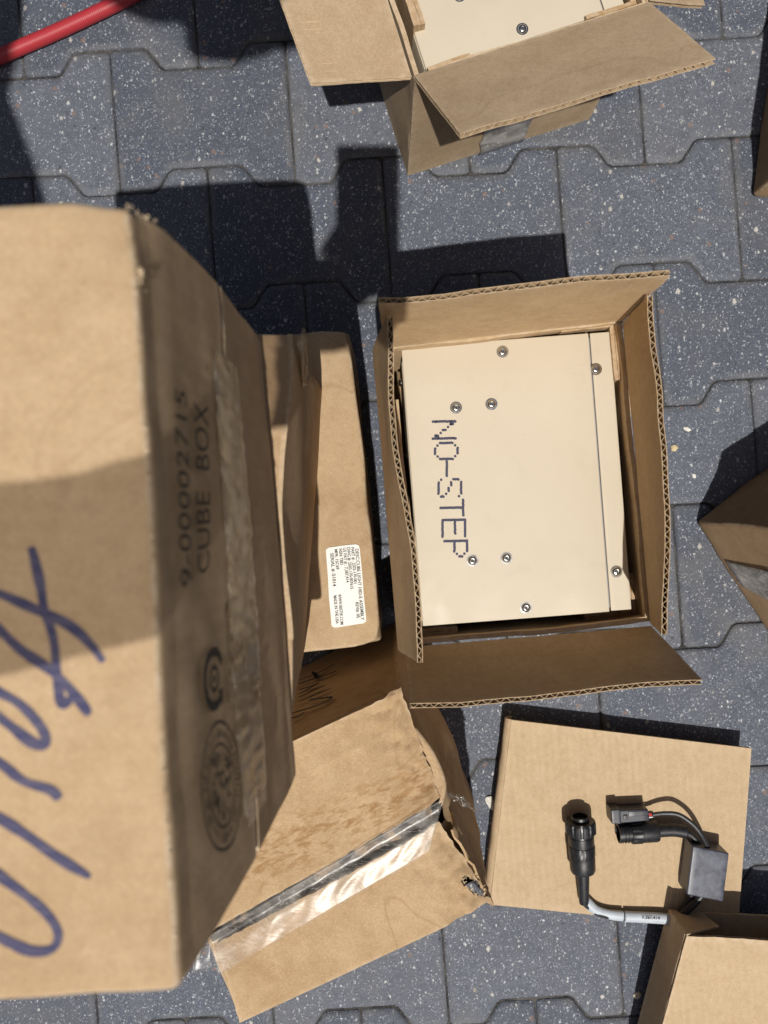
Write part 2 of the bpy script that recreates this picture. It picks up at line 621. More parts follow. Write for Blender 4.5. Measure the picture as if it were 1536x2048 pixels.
M_PAVER = paver_mat()
def joint_mat():
    m = NT('joint_sand')
    geo = m.n('ShaderNodeNewGeometry')
    pos = geo.outputs['Position']
    c = m.mix(m.ramp(m.noise(pos, 30, 5, .6), .42, .62), (.012, .012, .013), (.085, .080, .074))
    c = m.mix(m.ramp(m.noise(pos, 700, 2), .45, .7, 0, .6), c, (.12, .11, .10))
    m.l(c, m.b.inputs['Base Color'])
    m.b.inputs['Roughness'].default_value = .95
    m.bump(m.noise(pos, 900, 3), .8, .001)
    return m.m
M_JOINT = joint_mat()

KR = (0.455, 0.320, 0.188)
M_CARD_A = card('kraft_board_inside', (0.50, 0.355, 0.205), stain=.30, seed=1)
M_CARD_B = card('kraft_board_upper_carton', (0.465, 0.345, 0.222), stain=.5, seed=2, fibre=.2)
M_CARD_L = card('kraft_board_label_carton', (0.45, 0.325, 0.197), stain=.9, seed=3.4)
M_CARD_3 = card('kraft_board_top_carton', (0.51, 0.366, 0.222), stain=.45, seed=4, flute_rot=(0, 0, R(90)), flute_amt=.10, weara=.85)
M_CARD_2 = card('kraft_board_middle_carton', (0.43, 0.300, 0.178), stain=.35, seed=5, flute_rot=(0, 0, R(90)), flute_amt=.05)
M_CARD_4 = card('kraft_board_taped_carton', (0.47, 0.330, 0.192), stain=.95, seed=6, fibre=.2)
M_CARD_6 = card('kraft_board_right_carton', (0.36, 0.245, 0.142), stain=.6, seed=7)
M_CARD_F = card('kraft_board_new', (0.50, 0.378, 0.240), stain=.06, seed=8, flute_rot=(0, 0, R(-4)), flute_amt=.16, weara=.3)
M_CARD_8 = card('kraft_board_small_carton', (0.50, 0.372, 0.232), stain=.10, seed=9, flute_rot=(0, 0, R(-8)), flute_amt=.12, weara=.8)
M_PAD = card('kraft_board_padding', (0.40, 0.27, 0.15), stain=.4, seed=10, weara=.5)
M_FLUTE = plain('kraft_fluting', (0.50, 0.37, 0.23), .9, nscale=300)
M_RAG = plain('torn_kraft_fibre', (0.62, 0.48, 0.32), .95, nscale=400, namt=.25, bump=.5)
def cream_mat():
    m = NT('cream_powder_coat')
    tc = m.n('ShaderNodeTexCoord')
    v = tc.outputs['Object']
    c = m.mix(m.ramp(m.noise(v, 14, 3, .6, .5), .35, .75), (.555, .490, .385), (.535, .468, .360))
    spk = m.vor(v, 160)
    sc = m.n('ShaderNodeSeparateColor'); m.l(spk.outputs['Color'], sc.inputs[0])
    dot = m.math('MULTIPLY', m.math('GREATER_THAN', sc.outputs[0], .93), m.ramp(spk.outputs['Distance'], .05, .11, 1, 0))
    c = m.mix(m.math('MULTIPLY', dot, .55), c, m.mix(m.math('GREATER_THAN', sc.outputs[1], .7), (.72, .69, .62), (.30, .26, .20)))
    c = m.mix(m.ramp(m.noise(v, 45, 3, .65, 1.0), .58, .8, 0, .22), c, (.42, .36, .27))
    m.l(c, m.b.inputs['Base Color'])
    m.l(m.ramp(m.noise(v, 22, 3, .6, .8), .3, .75, .46, .62), m.b.inputs['Roughness'])
    m.bump(m.noise(v, 1500, 0), .04, .0004)
    return m.m
M_CREAM = cream_mat()
M_GREY = plain('grey_painted_steel', (0.30, 0.31, 0.34), .45, nscale=60, namt=.05)
M_STEEL = plain('zinc_steel', (0.62, 0.63, 0.62), .22, 1.0, nscale=300, namt=.1)
M_SOCKET = plain('dark_socket', (0.05, 0.05, 0.05), .6)
M_INK = plain('dark_blue_dot_ink', (0.045, 0.045, 0.085), .7)
def marker_mat():
    m = NT('blue_marker_ink')
    tc = m.n('ShaderNodeTexCoord')
    f = m.noise(m.mapping(tc.outputs['Object'], rot=(0, 0, .6), scale=(60, 420, 100)), 1.0, 3, .6)
    c = m.mix(m.ramp(f, .35, .75), (.042, .043, .110), (.120, .108, .165))
    m.l(c, m.b.inputs['Base Color'])
    m.b.inputs['Roughness'].default_value = .8
    return m.m
M_MARK = marker_mat()
M_PRINT = plain('black_carton_print', (0.016, 0.014, 0.013), .85, nscale=260, namt=.4)
M_BLKINK = plain('black_marker_ink', (0.012, 0.011, 0.012), .6)
M_LABEL = plain('white_label_paper', (0.74, 0.74, 0.70), .55, nscale=70, namt=.06)
M_HOSE = None
M_BLACK = plain('black_plastic', (0.011, 0.0115, 0.014), .42, nscale=220, namt=.3)
M_BLACK2 = plain('satin_black_rubber', (0.015, 0.0155, 0.018), .45, nscale=220, namt=.3)
M_BLACKC = plain('dark_blue_black_plastic', (0.012, 0.015, 0.026), .40, nscale=260, namt=.3)
M_RELAY = plain('black_relay_case', (0.062, 0.070, 0.098), .38, nscale=130, namt=.4, bump=.1)
M_GOLD = plain('brass_pin', (0.55, 0.40, 0.16), .3, 1.0)
M_SLEEVE = plain('pale_grey_label_sleeve', (0.46, 0.51, 0.57), .45, nscale=90, namt=.1)
M_RED = plain('red_wire', (0.5, 0.03, 0.03), .5)
M_WHITE = plain('white_wire', (0.7, 0.7, 0.68), .5)
M_TAPE = tape_mat('clear_packing_tape')
M_TAPE2 = tape_mat('dull_packing_tape', (0.93, 0.90, 0.84), haze=.09, gl=.35, rough=.3, wr=.6)
M_TAPEG = tape_mat('grey_hazy_tape', (0.85, 0.85, 0.86), haze=.30, gl=.5, rough=.3, wr=.6)
def inner_mat():  # near-black stands for shade inside the gap, brown is board
    m = NT('shade_patched_inner_flap')
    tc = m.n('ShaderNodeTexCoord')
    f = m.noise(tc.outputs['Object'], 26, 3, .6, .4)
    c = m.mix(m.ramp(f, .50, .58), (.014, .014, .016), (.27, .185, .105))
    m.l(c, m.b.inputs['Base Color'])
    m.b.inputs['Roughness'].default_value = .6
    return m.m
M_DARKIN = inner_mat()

# ------------------------------------------------------------------ ground
ground = mk('ground', [(-60, -60, -.0034), (60, -60, -.0034), (60, 60, -.0034), (-60, 60, -.0034)], [(0, 1, 2, 3)], M_JOINT)
ground['kind'] = 'structure'
pave = bpy.data.objects.new('pavement', None)
COL.objects.link(pave)
pave['kind'] = 'structure'
GS = H / F
EX = V3((350.5 * GS, 20 * GS, 0)); EY = V3((19 * GS, -242.5 * GS, 0))
O0 = P(218, 100, 0)
O0.z = 0
dS = .185
OUT = [(0, 0), (.205, 0), (.295, dS), (.705, dS), (.795, 0), (1, 0), (1, 1 + dS), (.795, 1 + dS), (.705, 1), (.295, 1), (.205, 1 + dS), (0, 1 + dS)]

def paver_geo(seed=0):
    """double-T interlocking block: flat top, worn chamfer, short skirt"""
    rnd = random.Random(seed)
    cor = [EX * a + EY * b for a, b in OUT]
    cor = [p + V3((rnd.uniform(-1, 1), rnd.uniform(-1, 1), 0)) * .0004 for p in cor]
    nc = len(cor)
    area = sum(cor[i].x * cor[(i + 1) % nc].y - cor[(i + 1) % nc].x * cor[i].y for i in range(nc))
    sg = 1 if area < 0 else -1
    rings = []; wr = []
    for d, z, wv in ((.0005, -.014, .3), (.0008, -.0030, .7), (.0019, -.0017, 1), (.0052, -.0005, .9), (.0086, 0, .12)):
        ins = []
        for i in range(nc):
            a, b, c = cor[i - 1], cor[i], cor[(i + 1) % nc]
            e1 = (b - a).normalized(); e2 = (c - b).normalized()
            n1 = V3((e1.y, -e1.x, 0)) * sg; n2 = V3((e2.y, -e2.x, 0)) * sg
            m_ = n1 + n2
            ins.append(b + m_ * (d / max(.5, m_.length_squared / 2)))
        for i in range(nc):
            p, q = ins[i], ins[(i + 1) % nc]
            k_ = min(.28, .0032 / (q - p).length)
            for t in (k_, .5, 1 - k_):
                w_ = p.lerp(q, t)
                rings.append(V3((w_.x, w_.y, z))); wr.append(wv)
    n = nc * 3
    Fc = []
    for r_ in range(4):
        for i in range(n):
            j = (i + 1) % n
            Fc.append((r_ * n + i, r_ * n + j, (r_ + 1) * n + j, (r_ + 1) * n + i))
    Fc.append(tuple(4 * n + i for i in range(n)))
    return rings, Fc, wr

protos = []
for k in range(4):
    vt, fc, wr = paver_geo(k)
    me = bpy.data.meshes.new('paver')
    me.from_pydata([tuple(v) for v in vt], [], fc)
    me.materials.append(M_PAVER)
    a = me.attributes.new('wear', 'FLOAT', 'POINT'); a.data.foreach_set('value', wr)
    bm = bmesh.new(); bm.from_mesh(me)
    bmesh.ops.recalc_face_normals(bm, faces=bm.faces)
    if max(f.normal.z for f in bm.faces) < .5:
        bmesh.ops.reverse_faces(bm, faces=bm.faces)
    bm.to_mesh(me); bm.free()
    me.polygons.foreach_set('use_smooth', [len(p.vertices) == 4 for p in me.polygons])
    protos.append(me)
rnd = random.Random(5)
farV = []; farF = []; farW = []
for j in range(-12, 24):
    for i in range(-14, 16):
        p = O0 + EX * (i + (.5 if j % 2 else 0)) + EY * j
        c = p + EX * .5 + EY * .6
        z = rnd.uniform(-.0009, .0009)
        if abs(c.x) < .95 and abs(c.y) < 1.05:
            o = bpy.data.objects.new('paver', protos[rnd.randrange(4)])
            o.location = (p.x, p.y, z)
            o.rotation_euler = (rnd.uniform(-.002, .002), rnd.uniform(-.002, .002), rnd.uniform(-.003, .003))
            o.parent = pave
            COL.objects.link(o)
        else:
            vt, fc, wr = paver_geo(0)
            o_ = len(farV)
            farV += [v + V3((p.x, p.y, z)) for v in vt]; farF += [tuple(k + o_ for k in f) for f in fc]; farW += wr
far = fix_normals(mk('paver_field', farV, farF, M_PAVER, pave, False, farW))
far['kind'] = 'stuff'

# ------------------------------------------------------------------ boxes
def quad_up(px, z):
    return [P(u, v, z) for u, v in px]

def at_z(pts, z):
    return [V3((p.x, p.y, z)) for p in pts]

G_STACK = None
# --- carton with the white part label, bottom of the stack
B1TR = P(698, 655, .21); B1BR = P(764, 1290, .21)
d1 = (B1BR - B1TR).normalized(); l1 = V3((d1.y, -d1.x, 0))
b1 = [B1TR, B1BR, B1BR + l1 * .225, B1TR + l1 * .225]
b1 = [b1[3], b1[2], b1[1], b1[0]]
c1 = sum(b1, V3()) / 4
lab_box = thing('cardboard_box', (c1.x, c1.y, 0), 'scuffed brown carton with white printed part label, bottom of the stack of three', 'box', 'closed cartons')
D1 = ((B1TR, .025, V3((-.003, -.002, -.004))), (B1BR, .022, V3((-.004, .003, -.004))), (P(760, 1000, .21), .03, V3((-.002, 0, -.002))))
rbox('body', lab_box, at_z(b1, 0.001), at_z(b1, .21), M_CARD_L, r=.0045, n=22, amp=.0018, seed=3, dents=D1, zmin=.0008)
def skin1(p):
    return on_skin(V3((p.x, p.y, .21)), .0018, 3, D1)
nZ = V3((0, 0, 1))
# part label
LQ = [P(649, 1096, .21), P(716, 1089, .21), P(733, 1248, .21), P(663, 1255, .21)]
lc = (LQ[0] + LQ[2]) / 2
g = [[skin1(bil(LQ[0], LQ[1], LQ[2], LQ[3], i / 10, j / 24)) + V3((0, 0, .0005 + .0002 * nz(V3((i * .3, j * .3, 0)), 1, 8))) for j in range(25)] for i in range(11)]
# rounded corners
for (ci, cj, si, sj) in ((0, 0, 1, 1), (10, 0, -1, 1), (10, 24, -1, -1), (0, 24, 1, -1)):
    cen = g[5][12]
    g[ci][cj] = g[ci][cj].lerp(cen, .035)
lv, lf = sheet(g, -.00025, .0002)
label = _flat(mk('part_label', lv, lf, M_LABEL, lab_box))
label['label'] = 'white paper part label with black print'
exL = ((LQ[3] - LQ[0]) + (LQ[2] - LQ[1])).normalized()       # reading direction, down the picture
eyL = ((LQ[1] - LQ[0]) + (LQ[2] - LQ[3])).normalized()       # letter tops point right
Llen = (LQ[3] - LQ[0]).length; Lw = (LQ[1] - LQ[0]).length
LL = LQ[0]
geo = []
for (txt, a, b, ln, hh) in (('DESC:CUBE LIGHT HID-E ASSEMBLY', .06, .865, .90, .0030),
                            ('PART # : 2502-170-001', .035, .745, .455, .0028),
                            ('REV#: 05', .725, .745, .20, .0028),
                            ('DWG #: 2502-170-007615', .03, .625, .52, .0028),
                            ('US PAT # : 7,387,414', .03, .51, .43, .0028),
                            ('NSN: TBD', .035, .39, .20, .0028),
                            ('MFR: 1SC69', .035, .255, .25, .0028),
                            ('WWW.IBISTEK.COM', .59, .255, .385, .0028),
                            ('SERIAL # :51014', .075, .12, .41, .0030),
                            ('MADE IN THE USA', .60, .12, .355, .0028)):
    geo.append(text_geo(txt, LL + exL * Llen * a + eyL * Lw * b, exL, eyL, nZ, length=Llen * ln, height=hh, off=.0, bold=.012))
gv, gf = join(geo)
gv = [skin1(p) + V3((0, 0, .00105)) for p in gv]
mk('lettering', gv, gf, M_BLKINK, label)

# --- middle carton of the stack
t2 = [P(583, 668, .42), P(583, 1433, .42)]
s2 = [P(645, 778, .21), P(609, 1311, .21)]
lft = V3((-1, .02, 0)) * .225
mid_top = [t2[0] + lft, t2[1] + lft, t2[1], t2[0]]
mid_bot = [s2[0] + lft, s2[1] + lft, s2[1], s2[0]]
mid_bot = [V3((p.x, p.y, .2135)) for p in mid_bot]
mid_top = [V3((p.x, p.y, .4165)) for p in mid_top]
mid_box = thing('cardboard_box', (mid_bot[0].x / 2 + mid_bot[2].x / 2, -.008, .2135), 'brown carton with split corner and dangling tape, middle of the stack of three', 'box', 'closed cartons')
D2 = ((P(562, 1000, .42), .09, V3((-.006, 0, -.002))), (P(628, 1130, .30), .04, V3((-.003, 0, 0))))
rbox('body', mid_box, mid_bot, mid_top, M_CARD_2, r=.0022, n=26, amp=.0014, seed=5, dents=D2, zmin=.213)
# split edge: raw board edge along the top of the right wall
e0, e1_ = mid_top[3], mid_top[2]
g = [[on_skin(lerp(e0, e1_, i / 60 * .80), .0014, 5, D2) + V3((.0002 - .0030 * (1 - j / 2), 0, .0003 + .0005 * nz(V3((i * .15, 0, 0)), 1, 6) - .0006 * abs(j - 1))) for j in range(3)] for i in range(61)]
_flat(mk('raw_edge', *sheet(g, -.0012, .0004), M_FLUTE, mid_box, False))
# scrap of clear tape hanging from the split corner
tp = [[P(590 + 26 * i / 8 + 14 * j / 8, 668 + 96 * j / 8 + 14 * math.sin(i * .9), .418 - .06 * j / 8 + .006 * math.sin(i * 1.3 + j)) for j in range(9)] for i in range(9)]
mk('hanging_tape', *sheet(tp, 0, .0001), M_TAPE2, mid_box, True)
# --- big carton on top of the stack, lying on its side (its taped bottom faces right)
Tb = P(264, 392, .64); Tf = P(362, 1984, .64); Bb = P(525, 675, .42); Bf = P(592, 1555, .42)
d3 = (Tf - Tb).normalized(); l3 = V3((d3.y, -d3.x, 0)).normalized() * .215
FT = .0
rn = (Bb - Tb).cross(Tf - Tb).normalized()
if rn.x < 0: rn = -rn
back = -rn * FT
top3 = [Tb + l3, Tf + l3, Tf + back, Tb + back]
bot3 = [Bb + l3, Bf + l3, Bf + back, Bb + back]
bot3 = [V3((p.x, p.y, .4205)) for p in bot3]
c3 = (bot3[0] + bot3[2]) / 2
big_box = thing('cardboard_box', (c3.x, c3.y, .4205), 'large blurred carton on top of the stack with blue marker scrawl, nearest the camera', 'box', 'closed cartons')
D3 = ((Tb, .025, V3((-.002, -.002, -.003))),)
rbox('body', big_box, bot3, top3, M_CARD_3, r=.0036, n=60, amp=.0018, seed=9, dents=D3)
def f3(s, t, off=0.0):
    """point on the right face: s 0 back .. 1 front, t 0 top .. 1 bottom"""
    return on_skin(bil(Tb, Tf, Bf, Bb, s, t), .0018, 9, D3) + rn * off
def seat3(p, off):
    """lay a point of the flat print onto the (slightly twisted, uneven) right face"""
    s, t = .5, .3
    for _ in range(12):
        q = bil(Tb, Tf, Bf, Bb, s, t)
        ds = (bil(Tb, Tf, Bf, Bb, s + .01, t) - q) / .01
        dt = (bil(Tb, Tf, Bf, Bb, s, t + .01) - q) / .01
        e = p - q
        s += e.dot(ds) / ds.length_squared
        t += e.dot(dt) / dt.length_squared
    return f3(s, t, off)
def flap3(t0, t1):
    n_s, n_t = 70, 16
    g = []
    for i in range(n_s + 1):
        row = []
        for j in range(n_t + 1):
            k = j / n_t
            ed = .008 * nz(V3((i * .35, t1 * 9, 0)), 1) if j == n_t else 0
            lift = -.0012 + .0017 * min(1, k * 4) + .0009 * k * k * (1 + nz(V3((i * .12, t1 * 5, 2)), 1))
            row.append(f3(.004 + .992 * i / n_s, lerp(t0, t1, k) + ed, lift))
        g.append(row)
    gn = grid_normals(g)
    if gn[5][5].dot(rn) < 0:
        g = g[::-1]
    v_, f_ = sheet(g, -.0012, .0005)
    wr = [1.0 if (q % (n_t + 1)) == n_t else 0.0 for q in range((n_s + 1) * (n_t + 1))] * 2
    return _flat(mk('bottom_flap', v_, f_, M_CARD_3, big_box, False, wr))
fl_up = flap3(.03, .487)
fl_lo = flap3(.975, .512)
def tape_grid(fn, ns, nt_, s0, s1, t0, t1, off, wob, seed):
    return [[fn(lerp(s0, s1, i / (ns - 1)), lerp(t0, t1, j / (nt_ - 1)) + .012 * nz(V3((i * .35, j * 3, seed)), 1), off + wob * (0.5 + nz(V3((i * .5, j * .7, seed)), 1)) * (1 if 0 < j < nt_ - 1 else .4)) for j in range(nt_)] for i in range(ns)]
g = tape_grid(f3, 90, 10, .13, .90, .40, .62, .0022, .0014, 3)
mk('packing_tape', *sheet(g, 0, .00008), M_TAPE2, big_box, True)
g = tape_grid(f3, 16, 6, .86, .925, .42, .60, .002, .0018, 5)
mk('tape_tail', *sheet(g, 0, .00008), M_TAPE, big_box, True)
# paper torn off under the tape
g = [[f3(lerp(.20, .60, i / 60), lerp(.43, .515, j / 8) + .02 * nz(V3((i * .4, j * .2, 4)), 1), .0017 + .0008 * nz(V3((i * .6, j * .9, 2)), 1)) for j in range(9)] for i in range(61)]
mk('torn_paper', *sheet(g, -.0002, .0002), M_RAG, fl_up)
# carton print: code and name, read up the picture
def face_axes(s, t):
    e = (f3(s - .05, t) - f3(s + .05, t)).normalized()      # toward the back = up the picture
    d = (f3(s, t - .05) - f3(s, t + .05)).normalized()      # toward the top edge
    return e, d
def face_px(u, v):
    return hit(u, v, Tb, rn)
pA0, pA1 = face_px(362, 1167), face_px(356, 783)
pB0, pB1 = face_px(401, 1140), face_px(398, 812)
e_, d_ = face_axes(.5, .15)
tx = [text_geo('9-00002715', pA0, (pA1 - pA0).normalized(), d_, rn, length=(pA1 - pA0).length, height=(face_px(336, 1000) - face_px(360, 1000)).length, off=.0),
      text_geo('CUBE  BOX', pB0, (pB1 - pB0).normalized(), d_, rn, length=(pB1 - pB0).length, height=(face_px(373, 1000) - face_px(400, 1000)).length, off=.0)]
tv, tf = join(tx)
def unface(p):
    # keep the print on the uneven face
    return seat3(p, .0038)
tv = [unface(p) for p in tv]
mk('carton_print', tv, tf, M_PRINT, fl_up)
def ring_geo(c, a, b, r0, r1, th0=0, th1=2 * math.pi, seg=64, off=.0015):
    Vt = []; Fc = []
    for k in range(seg + 1):
        th = lerp(th0, th1, k / seg)
        q = a * math.cos(th) + b * math.sin(th)
        Vt += [c + q * r0 + rn * off, c + q * r1 + rn * off]
    for k in range(seg):
        Fc.append((2 * k, 2 * k + 1, 2 * k + 3, 2 * k + 2))
    return Vt, Fc
rr = random.Random(3)
cc = face_px(427, 1566)
ra = ((face_px(427, 1433) - face_px(427, 1700)) / 2); rb = ((face_px(390, 1566) - face_px(465, 1566)) / 2)
sg = [ring_geo(cc, ra, rb, .95, 1.0), ring_geo(cc, ra, rb, .62, .66)]
for k in range(58):          # illegible small print round the seal
    th = 2 * math.pi * k / 58
    if rr.random() < .82:
        sg.append(ring_geo(cc, ra, rb, .72 + rr.uniform(0, .05), .88 - rr.uniform(0, .06), th, th + rr.uniform(.03, .07), 3, off=.00152))
for k in range(70):          # worn block of print in the middle
    x = rr.uniform(-.5, .5); y = rr.choice([-.42, -.3, -.18, -.06, .06, .18, .3, .42]) 
    if x * x + y * y < .30:
        p = cc + ra * x + rb * y + rn * .00154
        hx = ra * rr.uniform(.02, .07); hy = rb * rr.uniform(.025, .05)
        sg.append(([p - hx - hy, p + hx - hy, p + hx + hy, p - hx + hy], [(0, 1, 2, 3)]))
sv, sf = join(sg)
seal = mk('round_stamp', [seat3(p, .0036 + k % 7 * .00002) for k, p in enumerate(sv)], sf, M_PRINT, fl_up)
cc = face_px(414, 1352)
ra = (face_px(414, 1290) - face_px(414, 1418)) / 2; rb = (face_px(394, 1352) - face_px(437, 1352)) / 2
sg = [ring_geo(cc, ra, rb, .70, 1.0, -.9, 3.9), ring_geo(cc, ra, rb, .28, .44), ring_geo(cc, ra, rb, .0, .14, seg=20)]
th = 3.9
q = ra * math.cos(th) + rb * math.sin(th); q2 = ra * math.cos(th + .5) + rb * math.sin(th + .5)
sg.append(([cc + q * .55 + rn * .0015, cc + q * 1.18 + rn * .0015, cc + q2 * .85 + rn * .0015], [(0, 1, 2)]))
for row in range(4):
    s_ = -.75
    while s_ < .8:
        w_ = rr.uniform(.05, .14)
        p = cc + ra * s_ - rb * (1.02 + row * .13) + rn * .0015
        sg.append(([p, p + ra * w_, p + ra * w_ - rb * .06, p - rb * .06], [(0, 1, 2, 3)]))
        s_ += w_ + .05
sv, sf = join(sg)
mk('recycling_mark', [seat3(p, .0036) for p in sv], sf, M_PRINT, fl_up)
# blue marker scrawl on the top face
strokes = [[(60, 1095), (67, 1114), (81, 1174), (90, 1225), (109, 1285), (118, 1373), (128, 1412), (146, 1398)],
           [(-90, 1150), (0, 1188), (69, 1220), (139, 1253), (185, 1290), (211, 1324)],
           [(-80, 1190), (0, 1262), (46, 1304), (106, 1345), (153, 1392), (184, 1429)],
           [(-110, 1330), (0, 1387), (46, 1415), (88, 1461), (94, 1487), (69, 1489), (28, 1461), (-60, 1390)],
           [(-100, 1470), (0, 1530), (46, 1563), (102, 1581), (120, 1600)],
           [(-110, 1590), (0, 1641), (56, 1674), (116, 1716), (183, 1755)],
           [(-90, 1690), (0, 1757), (46, 1790), (93, 1831), (116, 1868), (106, 1896), (69, 1901), (28, 1887), (-80, 1835)]]
sg = []
for k, s_ in enumerate(strokes):
    rv, rf = ribbon([P(u, v, .64) for u, v in s_], .0036, nZ, off=0, seed=k)
    sg.append(([on_skin(p, .0018, 9, D3) + V3((0, 0, .00016 + k * .00004)) for p in rv], rf))
mk('marker_writing', *join(sg), M_MARK, big_box)
# tuft of torn board on the near edge
bmv = []
for k in range(46):
    q = P(272 + rr.gauss(0, 6), 560 + rr.gauss(0, 13), .637)
    dv = V3((rr.uniform(-.2, 1), rr.uniform(-1, 1), rr.uniform(-.2, .5))).normalized() * rr.uniform(.001, .003)
    sd = dv.cross(V3((rr.random(), rr.random(), rr.random()))).normalized() * .0005
    bmv.append(([q - sd, q + sd, q + dv + sd * .3, q + dv - sd * .3], [(0, 1, 2, 3)]))
for k in range(150):
    s_ = rr.random()
    q = f3(s_, .0, -.001)
    dv = V3((rr.uniform(.2, 1), rr.uniform(-1, 1), rr.uniform(-.4, .8))).normalized() * rr.uniform(.0006, .0022)
    sd = dv.cross(V3((rr.random(), rr.random(), rr.random()))).normalized() * .0003
    bmv.append(([q - sd, q + sd, q + dv + sd * .3, q + dv - sd * .3], [(0, 1, 2, 3)]))
for k in range(170):
    t_ = rr.random() * .95
    q = f3(0, t_, -.001)
    dv = V3((rr.uniform(-.3, 1), rr.uniform(.1, 1), rr.uniform(-.6, .4))).normalized() * rr.uniform(.0006, .0020)
    sd = dv.cross(V3((rr.random(), rr.random(), rr.random()))).normalized() * rr.uniform(.0003, .0008)
    bmv.append(([q - sd, q + sd, q + dv + sd * .3, q + dv - sd * .3], [(0, 1, 2, 3)]))
mk('frayed_edge', *join(bmv), M_RAG, big_box)

# --- battered carton with clear tape over its seam (lower middle)
Z4 = .25
q4 = [(296, 1617), (481, 2047), (985, 1812), (800, 1380)]
top4 = quad_up(q4, Z4 - .0042)
bot4 = at_z(top4, .001)
dir_fb = (top4[0] - top4[1]).normalized()     # toward the back edge
dir_lr = (top4[3] - top4[0]).normalized()
bot4[0] = bot4[0] + dir_fb * .022; bot4[3] = bot4[3] + dir_fb * .022 + dir_lr * .01
bot4[2] = bot4[2] + dir_lr * .012
c4 = (bot4[0] + bot4[2]) / 2
tap_box = thing('cardboard_box', (c4.x, c4.y, 0), 'battered stained carton with shiny clear tape over its open seam and crushed corner', 'box', 'closed cartons')
M_CARD_4S = card('kraft_board_scuffed_flap', (0.47, 0.330, 0.192), stain=.85, seed=6.3, fibre=.2,
                 scuff=tuple([tuple(P(690, 1640, Z4) - V3((c4.x, c4.y, 0))), math.atan2(dir_lr.y, dir_lr.x), .13, .030]))
FR = top4[2]; BR = top4[3]
body4 = rbox('body', tap_box, bot4, top4, M_CARD_4, r=.005, n=40, amp=.0030, seed=12,
     dents=((FR + V3((0, .02, 0)), .05, V3((-.006, .002, -.022))), (lerp(FR, BR, .3), .05, V3((-.014, .004, -.008))),
            (lerp(FR, BR, .62), .05, V3((.006, 0, -.006))), (lerp(FR, BR, .95), .04, V3((-.003, -.002, -.008))),
            (lerp(bot4[2], bot4[3], .5) + V3((0, 0, .10)), .09, V3((.014, 0, 0)))), zmin=.0008)
def f4(s, t, off=0.0):
    """top of the taped carton: s along the seam left to right, t back to front"""
    return bil(*[P(u, v, Z4) for u, v in (q4[0], q4[3], q4[2], q4[1])], s, t) + V3((0, 0, off))
def crumple(p, k, seed):
    """hard creases of crushed board, strength k"""
    r1 = 1 - abs(nz(p, 48, seed)) * 2.2
    r2 = 1 - abs(nz(p, 110, seed + 4)) * 2.2
    return V3((0, 0, (r1 * .0032 + r2 * .0012 - .0028) * k))
def bow_a(u, v, n_):
    k = max(0, (u - .80) / .20)
    p = f4(u, v)
    c_ = max(0, 1 - abs((p - P(800, 1525, Z4)).dot(dir_fb)) / .006) * max(0, 1 - abs(u - .74) * 5)
    return V3((0, 0, -.006 * k * k + .0018 * v * math.sin(3 * u + .4) + .0015 * c_)) + crumple(p, min(1, k * 1.3), 51)
def bow_b(u, v, n_):
    k = max(0, (u - .78) / .22)
    return V3((0, 0, -.010 * k * k * (1 - .5 * v) + .0012 * v * math.sin(4 * u))) + crumple(f4(u, 1 - v * .45), min(1, k * 1.4), 57)
ua, ub_ = P(426, 1858, Z4 - .002), P(880, 1600, Z4 - .002)
la, lb = P(434, 1884, Z4 - .002), P(878, 1648, Z4 - .002)
fa = card_panel('top_flap', tap_box, f4(0, 0.004, -.002), f4(1, 0.004, -.002), ub_, ua, M_CARD_4S, M_FLUTE, nu=110, nv=44, amp=.0022, seed=31, bow=bow_a, flute=False, rag=.0012)
fb = card_panel('top_flap', tap_box, f4(1, .996, -.002), f4(0, .996, -.002), la, lb, M_CARD_4, M_FLUTE, nu=110, nv=44, amp=.0022, seed=33, bow=lambda u, v, n_: bow_b(1 - u, v, n_), flute=False, rag=.0012)
def cut(o, test):
    bm = bmesh.new(); bm.from_mesh(o.data)
    base = rootloc(o.parent)
    bmesh.ops.delete(bm, geom=[f for f in bm.faces if test(f.calc_center_median() + base)], context='FACES')
    bm.to_mesh(o.data); bm.free()
def in_hole(p):
    d = (H - p.z) / F
    u, v = p.x / d + 768, 1024 - p.y / d
    a_ = (u - 948) * .80 + (v - 1772) * .60; b_2 = -(u - 948) * .60 + (v - 1772) * .80
    return p.z > .19 and (a_ / 30) ** 2 + (b_2 / 13) ** 2 < 1 + .6 * nz(p, 120, 3)
cut(fb, in_hole)
cut(body4, lambda p: in_hole(p) or (p.z > .2 and (p - P(948, 1772, .246)).length < .011))
def in_seam(p):
    if p.z < .23:
        return False
    k = (p - ua).dot((ub_ - ua).normalized()) / (ub_ - ua).length
    if not -.02 < k < .99:
        return False
    d_a = (p - lerp(ua, ub_, k)).dot(-dir_fb)
    d_b = (lerp(la, lb, k) - p).dot(-dir_fb)
    return d_a > -.004 and d_b > -.004
cut(body4, in_seam)
